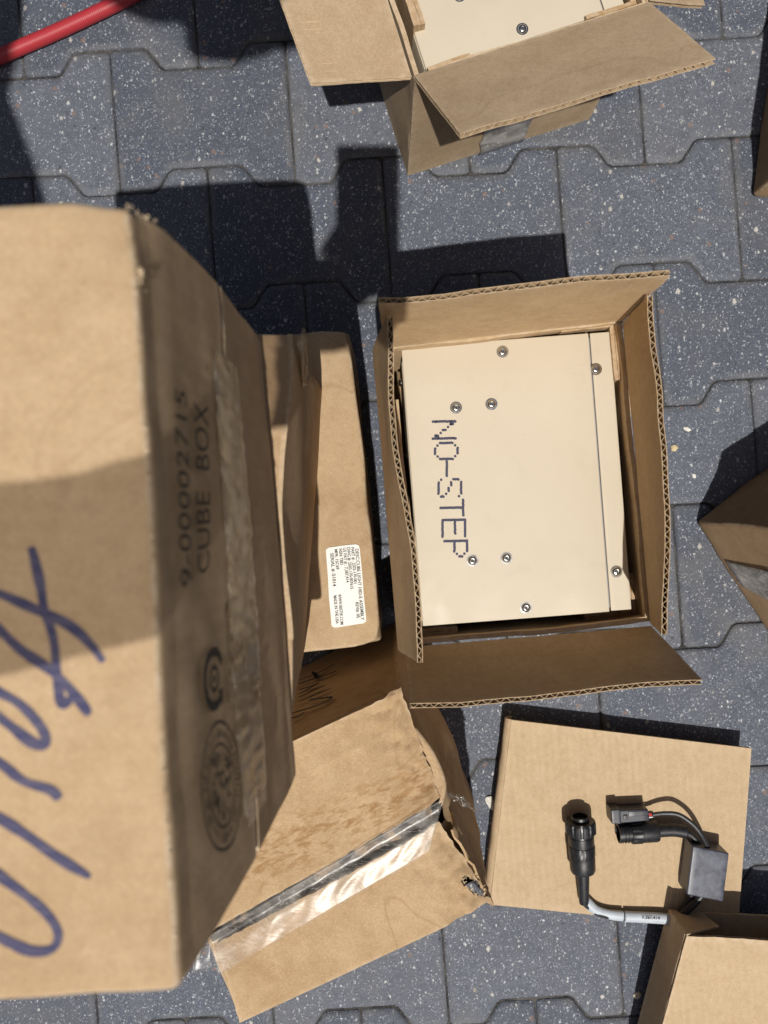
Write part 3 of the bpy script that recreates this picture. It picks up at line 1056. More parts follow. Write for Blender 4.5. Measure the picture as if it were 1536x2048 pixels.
# inner flap below the seam; its near-black patches paint the interior's shade
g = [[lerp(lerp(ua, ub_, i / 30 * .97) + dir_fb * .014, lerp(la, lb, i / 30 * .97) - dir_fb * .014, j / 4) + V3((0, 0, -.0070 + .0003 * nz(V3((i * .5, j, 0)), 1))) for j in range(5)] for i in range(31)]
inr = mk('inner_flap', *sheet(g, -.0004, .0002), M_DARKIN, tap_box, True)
def tq4(s, t, off):
    return bil(P(418, 1868, Z4), P(888, 1592, Z4), P(858, 1702, Z4), P(436, 1948, Z4), s, t) + V3((0, 0, off))
g = []
for i in range(91):
    row = []
    for j in range(19):
        t_ = j / 18
        wob = .0007 * nz(V3((i * .07, j * .10, 7)), 1) + .0003 * (1 - abs(nz(V3((i * .10 + j * .06, j * .09 - i * .02, 1)), 1)) * 2.5)
        sag = -.0016 * math.exp(-((t_ - .22) / .14) ** 2)
        ed = .035 * nz(V3((i * .12, j * .6, 3)), 1) if j == 18 else 0
        row.append(tq4(i / 90, t_ + ed, .0036 + wob + sag))
    g.append(row)
mk('packing_tape', *sheet(g, 0, .00008), M_TAPE, tap_box, True)
# crumpled film scrap at the right corner
g = [[P(886 + 40 * i / 10 + 34 * j / 10, 1585 + 20 * i / 10 + 22 * j / 10 - 12 * (i / 10) * (1 - j / 10), .215) + V3((0, 0, .012 * nz(V3((i * .6, j * .5, 2)), 1))) + nvec(V3((i, j, 0)), .7, 2) * .003 for j in range(11)] for i in range(11)]
mk('film_scrap', *sheet(g, 0, .00008), M_TAPE, tap_box, True)
g = [[P(384 + 40 * i / 8, 1880 + 70 * j / 8 - 14 * i / 8, .243) + V3((0, 0, .003 * nz(V3((i * .25, j * .2, 5)), 1))) for j in range(9)] for i in range(9)]
mk('film_scrap', *sheet(g, 0, .00008), M_TAPE, tap_box, True)
# torn flap corner, crushed board lip and hole at the front right
lipc = [P(905, 1660, .243), P(985, 1808, .235), P(960, 1745, .205), P(905, 1620, .215)]
g = [[bil(lipc[0], lipc[1], lipc[2], lipc[3], i / 20, j / 8) + nvec(V3((i * .5, j * .5, 2)), 1, 4) * .0025 for j in range(9)] for i in range(21)]
_flat(mk('torn_lip', *sheet(g, -.001, .001), M_CARD_4, tap_box))
hv = []
hc = P(948, 1770, .242)
for k in range(46):
    th_h = rr.uniform(0, 2 * math.pi)
    q = P(948 + 26 * math.cos(th_h) * .8 - 12 * math.sin(th_h) * .6, 1772 + 26 * math.cos(th_h) * .6 + 12 * math.sin(th_h) * .8, .243) + V3((0, 0, rr.uniform(-.003, .001)))
    dv = V3((rr.uniform(-1, 1), rr.uniform(-1, 1), rr.uniform(-.1, .6))).normalized() * rr.uniform(.001, .004)
    sd = dv.cross(V3((rr.random(), rr.random(), rr.random() + .1))).normalized() * rr.uniform(.0004, .0010)
    hv.append(([q - sd, q + sd, q + dv + sd * .4, q + dv - sd * .4], [(0, 1, 2, 3)]))
mk('torn_fibres', *join(hv), M_RAG, tap_box)
# black marker on the shaded back wall
bn = (top4[3] - top4[0]).cross(bot4[0] - top4[0]).normalized()
if bn.y < 0: bn = -bn
bp = lambda u, v: hit(u, v, top4[0], bn)
sg = []
for k, s_ in enumerate([[(602, 1366), (627, 1356), (648, 1347), (672, 1334)], [(600, 1374), (630, 1364), (655, 1356), (676, 1348)],
                        [(600, 1386), (622, 1380), (640, 1373), (620, 1384), (600, 1396)], [(598, 1402), (625, 1390), (655, 1377)],
                        [(600, 1411), (630, 1398), (666, 1384)], [(622, 1407), (645, 1404), (667, 1403), (640, 1418), (600, 1430), (584, 1436)],
                        [(584, 1444), (600, 1440), (612, 1432)], [(628, 1350), (634, 1358), (638, 1362), (633, 1352)]]):
    sg.append(ribbon([bp(u, v) for u, v in s_], .0032, bn, off=.0035 + k * .00008, seed=k))
mk('marker_writing', *join(sg), M_BLKINK, tap_box)

# --- carton leaning at the right edge of the picture
c6 = P(1388, 1040, 0)
e6a = (P(1536, 1270, 0) - c6).normalized(); e6b = (P(1536, 935, 0) - c6).normalized()
b6 = [c6, c6 + e6a * .27, c6 + e6a * .27 + e6b * .215, c6 + e6b * .215]
rt_box = thing('cardboard_box', tuple((b6[0] + b6[2]) / 2), 'brown carton cut off by the right edge, its corner pointing at the opened carton', 'box', 'closed cartons')
sh6 = V3((.030, -.010, 0))
rbox('body', rt_box, at_z(b6, .001), [p + sh6 for p in at_z(b6, .21)], M_CARD_6, r=.005, n=18, amp=.003, seed=15, zmin=.0008)
n6 = e6a.cross(V3((0, 0, 1)) + sh6 / .21).normalized()
if n6.x > 0: n6 = -n6
def f6(u, v, off):
    return hit(u, v, c6, n6) + n6 * off
g = [[lerp(lerp(f6(1456, 1120, 0), f6(1590, 1150, 0), i / 14), lerp(f6(1486, 1168, 0), f6(1620, 1240, 0), i / 14), j / 8) + n6 * (.0032 + .0008 * nz(V3((i * .6, j * .6, 1)), 1)) for j in range(9)] for i in range(15)]
mk('packing_tape', *sheet(g, 0, .0001), M_TAPEG, rt_box, True)

# --- carton whose corner shows at the upper right edge
c7 = P(1504, 393, 0)
e7a = (P(1536, 150, 0) - c7).normalized(); e7b = V3((-e7a.y, e7a.x, 0)) * -1
b7 = [c7, c7 + e7b * .215, c7 + e7b * .215 + e7a * .27, c7 + e7a * .27]
ur_box = thing('cardboard_box', tuple((b7[0] + b7[2]) / 2), 'dark brown carton of which only a corner shows at the upper right edge', 'box', 'closed cartons')
rbox('body', ur_box, at_z(b7, .001), at_z(b7, .21), M_CARD_6, r=.005, n=16, amp=.003, seed=17, zmin=.0008)

# ------------------------------------------------------------------ opened cartons with lamp housings
def open_carton(label, rim, z, flaps, mats, seed, wallmat):
    """rim: four corners at height z (TL, TR, BR, BL); flaps: list of (i, j, free corner near j, free corner near i)"""
    c = (rim[0] + rim[2]) / 2
    t = thing('open_cardboard_box', (c.x, c.y, 0), label, 'box', 'opened cartons')
    base = at_z(rim, .001)
    for k in range(4):
        a, b = k, (k + 1) % 4
        inw = (c - (rim[a] + rim[b]) / 2); inw.z = 0; inw.normalize()
        sh = inw * .0021
        ed = (rim[b] - rim[a]).normalized()
        cut = ed * (.0018 if k % 2 else .0)
        card_panel('wall', t, base[a] + sh + cut, base[b] + sh - cut, rim[b] + sh - cut, rim[a] + sh + cut, wallmat, M_FLUTE, nu=36, nv=16, amp=.0028, seed=seed + k, flute=False)
    ins = [p + (c - p).normalized() * .006 for p in base]
    g = [[bil(ins[0], ins[1], ins[2], ins[3], i / 4, j / 4) * 1.0 for j in range(5)] for i in range(5)]
    for r_ in g:
        for p in r_:
            p.z = .003
    mk('bottom', *sheet(g, -.0015, .0015), wallmat, t)
    for k, (A, B, C, D, bw) in enumerate(flaps):
        card_panel('flap', t, A, B, C, D, mats, M_FLUTE, nu=56, nv=16, amp=.0024, seed=seed + 10 + k, bow=bw, rag=.0004)
    return t

ZR = .21
rimM = quad_up([(754, 693), (1246, 637), (1302, 1245), (806, 1294)], ZR)
def curl(a, b):
    return lambda u, v, n_: n_ * (a * math.sin(math.pi * u) * v + b * math.sin(2 * math.pi * u + .6) * v)
flM = [
    (P(768, 692, ZR + .002), P(1246, 637, ZR + .002), P(1340, 541, .342), P(757, 599, .336), curl(.002, .0012)),
    (P(1250, 645, ZR + .002), P(1306, 1246, ZR + .002), P(1332, 1270, .302), P(1302, 590, .305), curl(-.004, .002)),
    (P(1302, 1256, ZR + .003), P(810, 1300, ZR + .003), P(820, 1414, .301), P(1404, 1366, .297), curl(.001, .0015)),
    (P(800, 1300, ZR + .002), P(750, 700, ZR + .002), P(770, 632, .322), P(836, 1326, .318), curl(.002, .0035)),
]
main_box = open_carton('opened carton with four flaps up around the cream NO-STEP lamp housing', rimM, ZR, flM, M_CARD_A, 40, M_CARD_A)

# upper opened carton, turned, cut off by the top of the picture
fl5 = P(815, 352, 0); fr5 = P(1175, 240, 0)
ex5 = (fr5 - fl5).normalized(); ey5 = V3((-ex5.y, ex5.x, 0))
w5, dpt5 = .214, .272
rim5 = at_z([fl5 + ey5 * dpt5, fl5 + ey5 * dpt5 + ex5 * w5, fl5 + ex5 * w5, fl5], ZR)
hL = rim5[3]; hR = rim5[2]
up_ = V3((0, 0, .002))
fl_list = [
    (rim5[2] + up_, rim5[3] + up_, P(920, 273, .287), P(1430, 126, .279), curl(.002, .001)),
    (rim5[3] + up_ - ex5 * .003, rim5[0] + up_ - ex5 * .003, rim5[0] - ex5 * .100 + V3((0, 0, .022)), P(622, 170, .235), curl(-.003, .001)),
    (rim5[1] + up_, rim5[2] + up_ + ey5 * .002, rim5[2] + ex5 * .075 + ey5 * .010 + V3((0, 0, -.055)), rim5[1] + ex5 * .075 + V3((0, 0, -.055)), curl(.002, .001)),
    (rim5[0] + up_, rim5[1] + up_, rim5[1] + ey5 * .08 + V3((0, 0, .05)), rim5[0] + ey5 * .08 + V3((0, 0, .05)), curl(.002, .001)),
]
top_box = open_carton('opened carton turned at an angle and cut off by the top of the picture', rim5, ZR, fl_list, M_CARD_B, 60, M_CARD_B)
# grey tape on its front wall
def f5(a, z, off):
    return fl5 + ex5 * a + V3((0, 0, z)) - ey5 * off
g = [[f5(lerp(.082, .135, j / 8) + .004 * nz(V3((i * .5, j, 0)), 1), .004 + .17 * i / 16, .0035 + .001 * nz(V3((i * .5, j * .6, 3)), 1)) for j in range(9)] for i in range(17)]
mk('packing_tape', *sheet(g, 0, .0001), M_TAPEG, top_box, True)

# --- lamp housing: cream cover plate, side lip, screws, dot-matrix warning
ZP = .198
mTL, mTR, mBR, mBL = quad_up([(793, 700), (1213, 658), (1263, 1221), (845, 1253)], ZP)
def local_axes(BL, BR, TL):
    ea = (BR - BL).normalized()
    eb = V3((-ea.y, ea.x, 0))
    return ea, eb
mea, meb = local_axes(mBL, mBR, mTL)
WID = ((mBR - mBL).length + (mTR - mTL).length) / 2
LEN = ((mTL - mBL).dot(meb) + (mTR - mBR).dot(meb)) / 2
def loc_main(u, v):
    r_ = P(u, v, ZP) - mBL
    return r_.dot(mea), r_.dot(meb)
SCREWS = [loc_main(u, v) for u, v in ((1005, 703), (1192, 738), (983, 808), (912, 815), (1013, 1116), (945, 1121), (1233, 1143), (1052, 1215))]
SEAM = (loc_main(1172, 668)[0] + loc_main(1227, 1222)[0]) / 2
GLY = {
 'N': ['X.....X', 'XX....X', 'XX....X', 'X.X...X', 'X..X..X', 'X..X..X', 'X...X.X', 'X....XX', 'X....XX', 'X.....X'],
 'O': ['..XXX..', '.X...X.', 'X.....X', 'X.....X', 'X.....X', 'X.....X', 'X.....X', 'X.....X', '.X...X.', '..XXX..'],
 '-': ['.......', '.......', '.......', '.......', '.......', 'XXXXXXX', '.......', '.......', '.......', '.......'],
 'S': ['.XXXXX.', 'X.....X', 'X......', 'X......', '.XX....', '...XX..', '.....X.', '......X', 'X.....X', '.XXXXX.'],
 'T': ['XXXXXXX', '...X...', '...X...', '...X...', '...X...', '...X...', '...X...', '...X...', '...X...', '...X...'],
 'E': ['XXXXXXX', 'X......', 'X......', 'X......', 'XXXXXX.', 'X......', 'X......', 'X......', 'X......', 'XXXXXXX'],
 'P': ['XXXXX..', 'X....X.', 'X.....X', 'X.....X', 'X....X.', 'XXXXX..', 'X......', 'X......', 'X......', 'X......'],
}
def lamp_housing(label, BL, ea, eb, zt, with_text):
    c = BL + ea * WID / 2 + eb * LEN / 2
    t = thing('lamp_housing', (c.x, c.y, .006), label, 'lamp housing', 'cream lamp housings in opened cartons')
    W = lambda a, b, z: BL + ea * a + eb * b + V3((0, 0, z - BL.z))
    # steel body below the cover
    bb = [W(.004, .003, .006), W(WID - .003, .003, .006), W(WID - .003, LEN - .003, .006), W(.004, LEN - .003, .006)]
    rbox('body', t, bb, at_z(bb, zt - .0035), M_GREY, r=.002, n=4, amp=0)
    s = SEAM
    pl = [W(0, 0, zt - .003), W(s - .0004, 0, zt - .003), W(s - .0004, LEN, zt - .003), W(0, LEN, zt - .003)]
    cover = rbox('cover_plate', t, pl, at_z(pl, zt), M_CREAM, r=.0011, n=6, amp=.00012, seed=2)
    pl = [W(s + .0004, .0006, zt - .003), W(WID, .0006, zt - .003), W(WID, LEN, zt - .003), W(s + .0004, LEN, zt - .003)]
    rbox('side_lip', t, pl, at_z(pl, zt - .0004), M_CREAM, r=.0011, n=6, amp=.00012, seed=3)
    # folded skirt along the left side
    sk = [W(-.0005, .004, zt - .075), W(.0035, .004, zt - .075), W(.0035, LEN - .012, zt - .075), W(-.0005, LEN - .012, zt - .075)]
    rbox('skirt', t, sk, at_z(sk, zt - .0032), M_CREAM, r=.001, n=4, amp=.0001, seed=4)
    for b_ in (.02, .085, .155, .225):
        o = W(-.0005, b_, zt - .05)
        v_, f_ = lathe(o, -ea, [(0, .0036), (.0014, .0034), (.0026, .0024), (.003, 0.00001)], 16)
        _flat(mk('side_screw', v_, f_, M_STEEL, t))
    for k, (a_, b_) in enumerate(SCREWS):
        zz = zt if a_ < s else zt - .0004
        o = W(a_, b_, zz - .0002)
        prof = [(0, .0054), (.0003, .0054), (.00032, .00425), (.0010, .0041), (.0018, .0035), (.0023, .0026), (.0024, .0021), (.0012, .0019), (.0010, .00001)]
        scr = _flat(mk('screw', *lathe(o, V3((0, 0, 1)), prof, 24), M_STEEL, t))
        hx = [o + V3((.0016 * math.cos(q * math.pi / 3 + k), .0016 * math.sin(q * math.pi / 3 + k), .00135)) for q in range(6)]
        mk('socket', hx, [(0, 1, 2, 3, 4, 5)], M_SOCKET, scr)
    if with_text:
        dots = []
        n0 = 0
        starts = [(843, 877), (886, 918), (923, 952), (959, 993), (1000, 1031), (1040, 1073), (1082, 1113)]
        # baseline runs along the left ends of the letters
        for ch, (v0, v1) in zip('NO-STEP', starts):
            rows = GLY[ch]
            vm = (v0 + v1) / 2
            ub = 866 + (vm - 860) * (889 - 866) / (1097 - 860)      # bottom of the letter (left in the picture)
            ut = ub + 45
            for r_, line in enumerate(rows):
                for q, c_ in enumerate(line):
                    if c_ != 'X':
                        continue
                    vv = lerp(v0, v1, q / 6) - (ut - lerp(ut, ub, r_ / 9) - 22) * -.02
                    uu = lerp(ut, ub, r_ / 9)
                    subs = [(uu, vv)]
                    for (dr, dq) in ((1, 0), (0, 1), (1, 1), (1, -1)):
                        if r_ + dr < 10 and 0 <= q + dq < 7 and rows[r_ + dr][q + dq] == 'X' and (dr == 0 or dq == 0):
                            subs.append((uu + (ub - ut) / 18 * dr, vv + (v1 - v0) / 12 * dq))
                    for (u2, v2) in subs:
                        p = P(u2 + rr.gauss(0, .25), v2 + rr.gauss(0, .25), zt)
                        off = .00022 + .00003 * (n0 % 6); n0 += 1
                        ring = [p + V3((.00120 * math.cos(k * math.pi / 5), .00120 * math.sin(k * math.pi / 5), off)) for k in range(10)]
                        dots.append((ring, [tuple(range(10))]))
        mk('lettering', *join(dots), M_INK, cover)
    return t
lamp_housing('cream metal lamp housing printed NO-STEP in the opened carton', mBL, mea, meb, ZP, True)
tBL = P(853, 143, .195)
tea = (P(1258, 12, .195) - tBL).normalized(); teb = V3((-tea.y, tea.x, 0))
lamp_housing('cream metal lamp housing at the top of the picture, no writing in view', tBL, tea, teb, .195, False)

# --- folded corrugated pads wedged round the housings
def pad(pts, z0, z1, label, layers=3, th=.0034, seed=0, group='corrugated pads round the housings'):
    """strip of folded board standing on edge along a polyline"""
    c = sum(pts, V3()) / len(pts)
    t = thing('cardboard_pad', (c.x, c.y, z0), label, 'padding', group)
    for k in range(layers):
        line = []
        n = len(pts)
        for i in range(n - 1):
            for q in range(9):
                line.append(lerp(pts[i], pts[i + 1], q / 9))
        line.append(pts[-1])
        off = (k - (layers - 1) / 2) * (th + .0003)
        m = len(line)
        g = []
        for i, p in enumerate(line):
            tg = (line[min(i + 1, m - 1)] - line[max(i - 1, 0)]).normalized()
            sd = V3((tg.y, -tg.x, 0))
            pp = p + sd * (off + .0008 * nz(p, 60, seed + k))
            g.append([V3((pp.x, pp.y, lerp(z0, z1 + .0015 * nz(p, 80, seed + k) - .0012 * k, j / 3))) for j in range(4)])
        v_, f_ = sheet(g, -th / 2, th / 2)
        wr = [1.0 if (i % 4) == 3 else 0 for i in range(len(v_))]
        _flat(mk('layer', v_, f_, M_PAD, t, False, wr))
    return t
zp = .199
pad([P(778, 686, zp), P(860, 679, zp)], .01, .205, 'short folded board pad at upper left corner of the NO-STEP housing', 2, seed=1)
pad([P(1120, 653, zp), P(1228, 643, zp), P(1240, 760, zp)], .01, .204, 'L-shaped folded board pad at upper right corner of the NO-STEP housing', 3, seed=2)
pad([P(1240, 770, .18), P(1252, 925, .18)], .01, .188, 'straight board pad along the right side of the NO-STEP housing, upper', 3, seed=3)
pad([P(1268, 962, .17), P(1272, 1138, .17)], .01, .176, 'straight board pad along the right side of the NO-STEP housing, lower', 3, seed=4)
pad([P(1277, 1150, zp), P(1282, 1236, zp), P(1180, 1244, zp)], .01, .182, 'L-shaped folded board pad at lower right corner of the NO-STEP housing', 3, seed=5)
pad([P(918, 1265, zp), P(838, 1270, zp)], .01, .188, 'short folded board pad at lower left corner of the NO-STEP housing', 2, seed=6)
pad([P(790, 800, zp), P(826, 1172, zp)], .01, .200, 'long board pad along the left side of the NO-STEP housing', 2, th=.0026, seed=7)
pad([P(1172, 50, .195), P(1272, 17, .195), P(1252, -60, .195)], .01, .200, 'folded board pad at the lower right corner of the upper housing', 3, seed=8)
pad([P(940, 122, .197), P(856, 150, .197)], .01, .206, 'short folded board pad at the lower left corner of the upper housing', 2, seed=9)
pad([P(838, 60, .197), P(806, -40, .197)], .01, .206, 'folded board pad along the left side of the upper housing', 3, seed=11)

# ------------------------------------------------------------------ red hose
def hose_mat():
    m = NT('red_braided_hose')
    tc = m.n('ShaderNodeTexCoord')
    a = (P(300, -20, 0) - P(0, 115, 0)).normalized()
    sx = m.n('ShaderNodeSeparateXYZ'); m.l(m.mapping(tc.outputs['Object'], rot=(0, 0, -math.atan2(a.y, a.x))), sx.inputs[0])
    wv = m.math('SINE', m.math('MULTIPLY', sx.outputs[0], 2 * math.pi / .0022))
    c = m.mix(m.ramp(wv, -1, 1), (.34, .020, .028), (.46, .045, .055))
    c = m.mix(m.ramp(m.noise(tc.outputs['Object'], 40, 4), .5, .75, 0, .4), c, (.33, .04, .05))
    m.l(c, m.b.inputs['Base Color'])
    m.b.inputs['Roughness'].default_value = .42
    m.bump(wv, .25, .0006)
    return m.m
M_HOSE = hose_mat()
hp = catmull([P(-900, 480, .0083), P(-420, 300, .0083), P(-120, 168, .0083), P(0, 113, .0083), P(130, 56, .0083), P(262, -8, .0083), P(420, -95, .0083), P(700, -230, .0083), P(1000, -300, .0083)], 14)
v_, f_ = tube(hp, .0081, 20)
hose = fix_normals(mk('red_hose', v_, f_, M_HOSE, None, True, loc=tuple(P(130, 56, 0))))
tag(hose, 'red ribbed rubber hose lying across the paving at upper left', 'hose')

# ------------------------------------------------------------------ flattened carton under the wiring harness
ZS = .030
flat_px = [(980, 1809), (1476, 1858), (1503, 1497), (1023, 1440)]
qs = quad_up(flat_px, ZS)
cf = (qs[0] + qs[2]) / 2
flat_box = thing('flattened_carton', (cf.x, cf.y, 0), 'clean tan flattened carton lying under the black cable harness', 'cardboard', None)
offs = [(.0031, -.004, .003), (.0098, .006, -.004), (.0175, -.003, .002), (ZS - .0021, 0, 0)]
for k, (z, dx, dy) in enumerate(offs):
    qq = [V3((p.x + (dx if k < 3 else 0) + (0 if k == 3 or i_ in (0, 3) else -.010), p.y + dy - (.012 if (k < 3 and i_ in (2, 3)) else 0), z)) for i_, p in enumerate(qs)]
    # fluting runs down the picture: hinge edge at the top
    card_panel('panel', flat_box, qq[3], qq[2], qq[1], qq[0], M_CARD_F, M_FLUTE, nu=50, nv=16, amp=.0010 if k == 3 else .0018, seed=80 + k, flute=(k < 3) or True)
# folded spine along the left edge
g = []
for i in range(30):
    p = lerp(qs[3], qs[0], i / 29) + V3((-.0015, 0, 0))
    row = []
    for j in range(9):
        th = -math.pi / 2 + math.pi * j / 8
        row.append(V3((p.x - .0075 * math.cos(th) + .004, p.y, .0205 + .0075 * math.sin(th))) + nvec(V3((i * .4, j * .3, 0)), 1, 3) * .001)
    g.append(row)
_flat(mk('fold', *sheet(g, -.0012, .0012), M_CARD_F, flat_box))

# ------------------------------------------------------------------ small carton, lower right
Z8 = .087
t8 = [P(1373, 1872, Z8), P(1690, 1888, Z8)]
dn8 = (P(1338, 2048, Z8) - t8[0]).normalized() * .20
dn8.z = -.028
t8 += [t8[1] + dn8, t8[0] + dn8]
c8 = (t8[0] + t8[2]) / 2
small = thing('open_cardboard_box', (c8.x, c8.y, 0), 'small tan carton with an open end at the lower right corner', 'box', 'opened cartons')
lo8 = [V3((p.x, p.y, p.z - .0545)) for p in t8]
up8 = V3((0, 0, -.0018))
card_panel('top_panel', small, t8[3] + up8, t8[2] + up8, t8[1] + up8, t8[0] + up8, M_CARD_8, M_FLUTE, nu=40, nv=24, amp=.0014, seed=91, rag=.0006, thick=.003, flute=True)
inx = (t8[1] - t8[0]).normalized() * .0016
card_panel('side_wall', small, lo8[3] + inx, lo8[0] + inx, t8[0] + inx + up8 * 2, t8[3] + inx + up8 * 2, M_CARD_8, M_FLUTE, nu=30, nv=10, amp=.0012, seed=92, thick=.003, flute=False)
card_panel('side_wall', small, lo8[2] - inx, lo8[1] - inx, t8[1] - inx + up8 * 2, t8[2] - inx + up8 * 2, M_CARD_8, M_FLUTE, nu=30, nv=10, amp=.0012, seed=93, thick=.003, flute=False)
card_panel('bottom_panel', small, lo8[3], lo8[2], lo8[1], lo8[0], M_CARD_8, M_FLUTE, nu=20, nv=12, amp=.0004, seed=94, thick=.003, flute=False)
fy = -dn8.normalized()
card_panel('front_wall', small, lo8[3] - fy * .002, lo8[2] - fy * .002, t8[2] - fy * .002 + up8, t8[3] - fy * .002 + up8, M_CARD_8, M_FLUTE, nu=20, nv=10, amp=.0006, seed=95, thick=.003, flute=False)
hb = lo8[0] + fy * .001; ht = t8[0] + fy * .001
card_panel('dust_flap', small, hb, ht, P(1438, 1853, .054), P(1403, 1827, .035), M_CARD_8, M_FLUTE, nu=10, nv=14, amp=.001, seed=96, thick=.002, flute=False, rag=.0008)
g = [[P(1378 + 36 * i / 6, 1858 - 5 * i / 6 + 10 * j / 3, .052 + .002 * math.sin(i)) for j in range(4)] for i in range(7)]
_flat(mk('inner_flap', *sheet(g, -.0008, .0008), M_CARD_8, small))

# ------------------------------------------------------------------ cable harness
zs = ZS + .0006
hub = P(1290, 1740, zs)
har = thing('cable_harness', (hub.x, hub.y, zs), 'black cable harness with round plugs and relay block lying on the flattened carton', 'cable', None)
def ridged(s0, s1, n, depth):
    return lambda s, th: 1 - depth * (1 if (s0 <= s <= s1 and math.sin(th * n) > .35) else 0)
# large round plug with coupling ring
a0 = P(1160, 1634, zs + .0185); a1 = P(1166, 1745, zs + .0150)
ax = (a1 - a0).normalized()
def part(name, prof, o, axis, mat, parent, seg=48, mod=None, smooth=True):
    ob = mk(name, *lathe(o, axis, prof, seg, mod), mat, parent)
    fix_normals(ob)
    return _flat(ob)
pl = part('round_plug', [(.010, .00001), (.010, .0080), (-.001, .0082), (-.0015, .0090), (-.001, .0096), (.007, .0098), (.007, .0126), (.020, .0130), (.0205, .0136), (.030, .0134), (.031, .0132)], a0, ax, M_BLACK, har)
part('coupling_ring', [(.0035, .0100), (.0035, .0148), (.0045, .0158), (.0075, .0162), (.0165, .0162), (.0175, .0150), (.0175, .0128)], a0, ax, M_BLACK, pl, 96, ridged(.004, .0168, 12, .07))
part('grip_ring', [(.0305, .0126), (.0305, .0138), (.0312, .0142), (.0405, .0142), (.0412, .0138), (.0412, .0126)], a0, ax, M_BLACK, pl, 72, ridged(.031, .0408, 8, .05))
part('back_shell', [(.0405, .0130), (.0415, .0136), (.0575, .0134), (.0600, .0122), (.0605, .0060)], a0, ax, M_BLACK2, pl)
s0_ = a0 + ax * .058; s1_ = P(1168, 1806, zs + .0075)
part('strain_relief', [(0, .0066), (.004, .0068), ((s1_ - s0_).length * .9, .0054), ((s1_ - s0_).length, .0050), ((s1_ - s0_).length + .0002, .003)], s0_, s1_ - s0_, M_BLACK2, pl, 28)
for k in range(5):
    th = k * 2 * math.pi / 5
    side = ax.cross(V3((0, 0, 1))).normalized(); upv = side.cross(ax).normalized()
    o = a0 + ax * .0095 + side * .0042 * math.cos(th) + upv * .0042 * math.sin(th)
    mk('pin', *lathe(o, -ax, [(0, .0007), (.006, .0007), (.0068, .0003)], 8), M_GOLD, pl)
# jacketed cable and pale label sleeve
cab = catmull([s1_ - V3((0, -.003, 0)), P(1172, 1806, zs + .006), P(1192, 1822, zs + .0055), P(1226, 1831, zs + .0055), P(1290, 1836, zs + .0055), P(1345, 1838, zs + .0060), P(1366, 1827, zs + .0075), P(1398, 1796, zs + .010), P(1408, 1780, zs + .011)], 8)
mk('cable', *tube(cab, .0043, 16), M_BLACK2, har, True)
cab2 = catmull([P(1340, 1834, zs + .006), P(1362, 1822, zs + .0045), P(1374, 1805, zs + .005), P(1384, 1785, zs + .008)], 8)
mk('cable', *tube(cab2, .0030, 12), M_BLACK2, har, True)
sl = catmull([P(1170, 1800, zs + .0060), P(1190, 1819, zs + .0062), P(1220, 1829, zs + .0062), P(1246, 1832, zs + .0062)], 8)
M_SL = [M_SLEEVE]
mk('label_sleeve', *tube(sl, lambda t: .0052 + .0003 * math.sin(t * 9), 18, .75), M_SLEEVE, har, True)
sl = catmull([P(1249, 1833, zs + .0062), P(1295, 1835, zs + .0062), P(1340, 1838, zs + .0066)], 8)
sleeve2 = mk('label_sleeve', *tube(sl, .0058, 18, .80), M_SLEEVE, har, True)
tq0 = P(1284, 1837.5, zs + .01135)
geo = [text_geo('7,387,414', tq0, V3((1, -.05, 0)).normalized(), V3((.05, 1, 0)).normalized(), nZ, length=.0195, height=.0026, off=0, bold=.01)]
mk('lettering', *join(geo), M_BLKINK, sleeve2)
# relay block
rq = quad_up([(1374, 1790), (1447, 1804), (1459, 1707), (1386, 1692)], zs + .026)
relay = rbox('relay_block', har, at_z(rq, zs), rq, M_RELAY, r=.0016, n=8, amp=.0003, seed=5, rw=0)
# second round plug and its shrink sleeve
b0 = P(1236, 1667, zs + .0125); b1_ = P(1316, 1662, zs + .0125)
bx = (b1_ - b0).normalized()
p2 = part('round_plug', [(.012, .00001), (.012, .0082), (0, .0085), (0, .0100), (.004, .0101), (.0042, .0094), (.006, .0094), (.0062, .0102), (.0075, .0102), (.0077, .0094), (.0092, .0094), (.0094, .0102), (.0108, .0102), (.011, .0094), (.014, .0094), (.0145, .0108), (.024, .0112)], b0, bx, M_BLACK, har)
part('coupling_ring', [(.0135, .0095), (.0135, .0112), (.0142, .0117), (.0245, .0119), (.0252, .0112), (.0252, .0095)], b0, bx, M_BLACK, p2, 72, ridged(.014, .0248, 9, .06))
part('back_shell', [(.0248, .0100), (.0252, .0112), (.0405, .0112), (.0425, .0105), (.0430, .0070)], b0, bx, M_BLACK2, p2)
for k in range(4):
    th = k * math.pi / 2 + .4
    side = bx.cross(V3((0, 0, 1))).normalized(); upv = side.cross(bx).normalized()
    o = b0 + bx * .0115 + side * .0042 * math.cos(th) + upv * .0042 * math.sin(th)
    mk('pin', *lathe(o, -bx, [(0, .0007), (.007, .0007), (.0078, .0003)], 8), M_GOLD, p2)
shr = catmull([b0 + bx * .040, P(1345, 1660, zs + .0125), P(1372, 1664, zs + .0125)], 8)
mk('shrink_sleeve', *tube(shr, .0068, 20), M_BLACK2, p2, True)
wr2 = catmull([P(1366, 1663, zs + .0125), P(1382, 1670, zs + .0125), P(1394, 1684, zs + .0125), P(1402, 1705, zs + .0125)], 8)
mk('cable', *tube(wr2, .0040, 14), M_BLACK2, har, True)
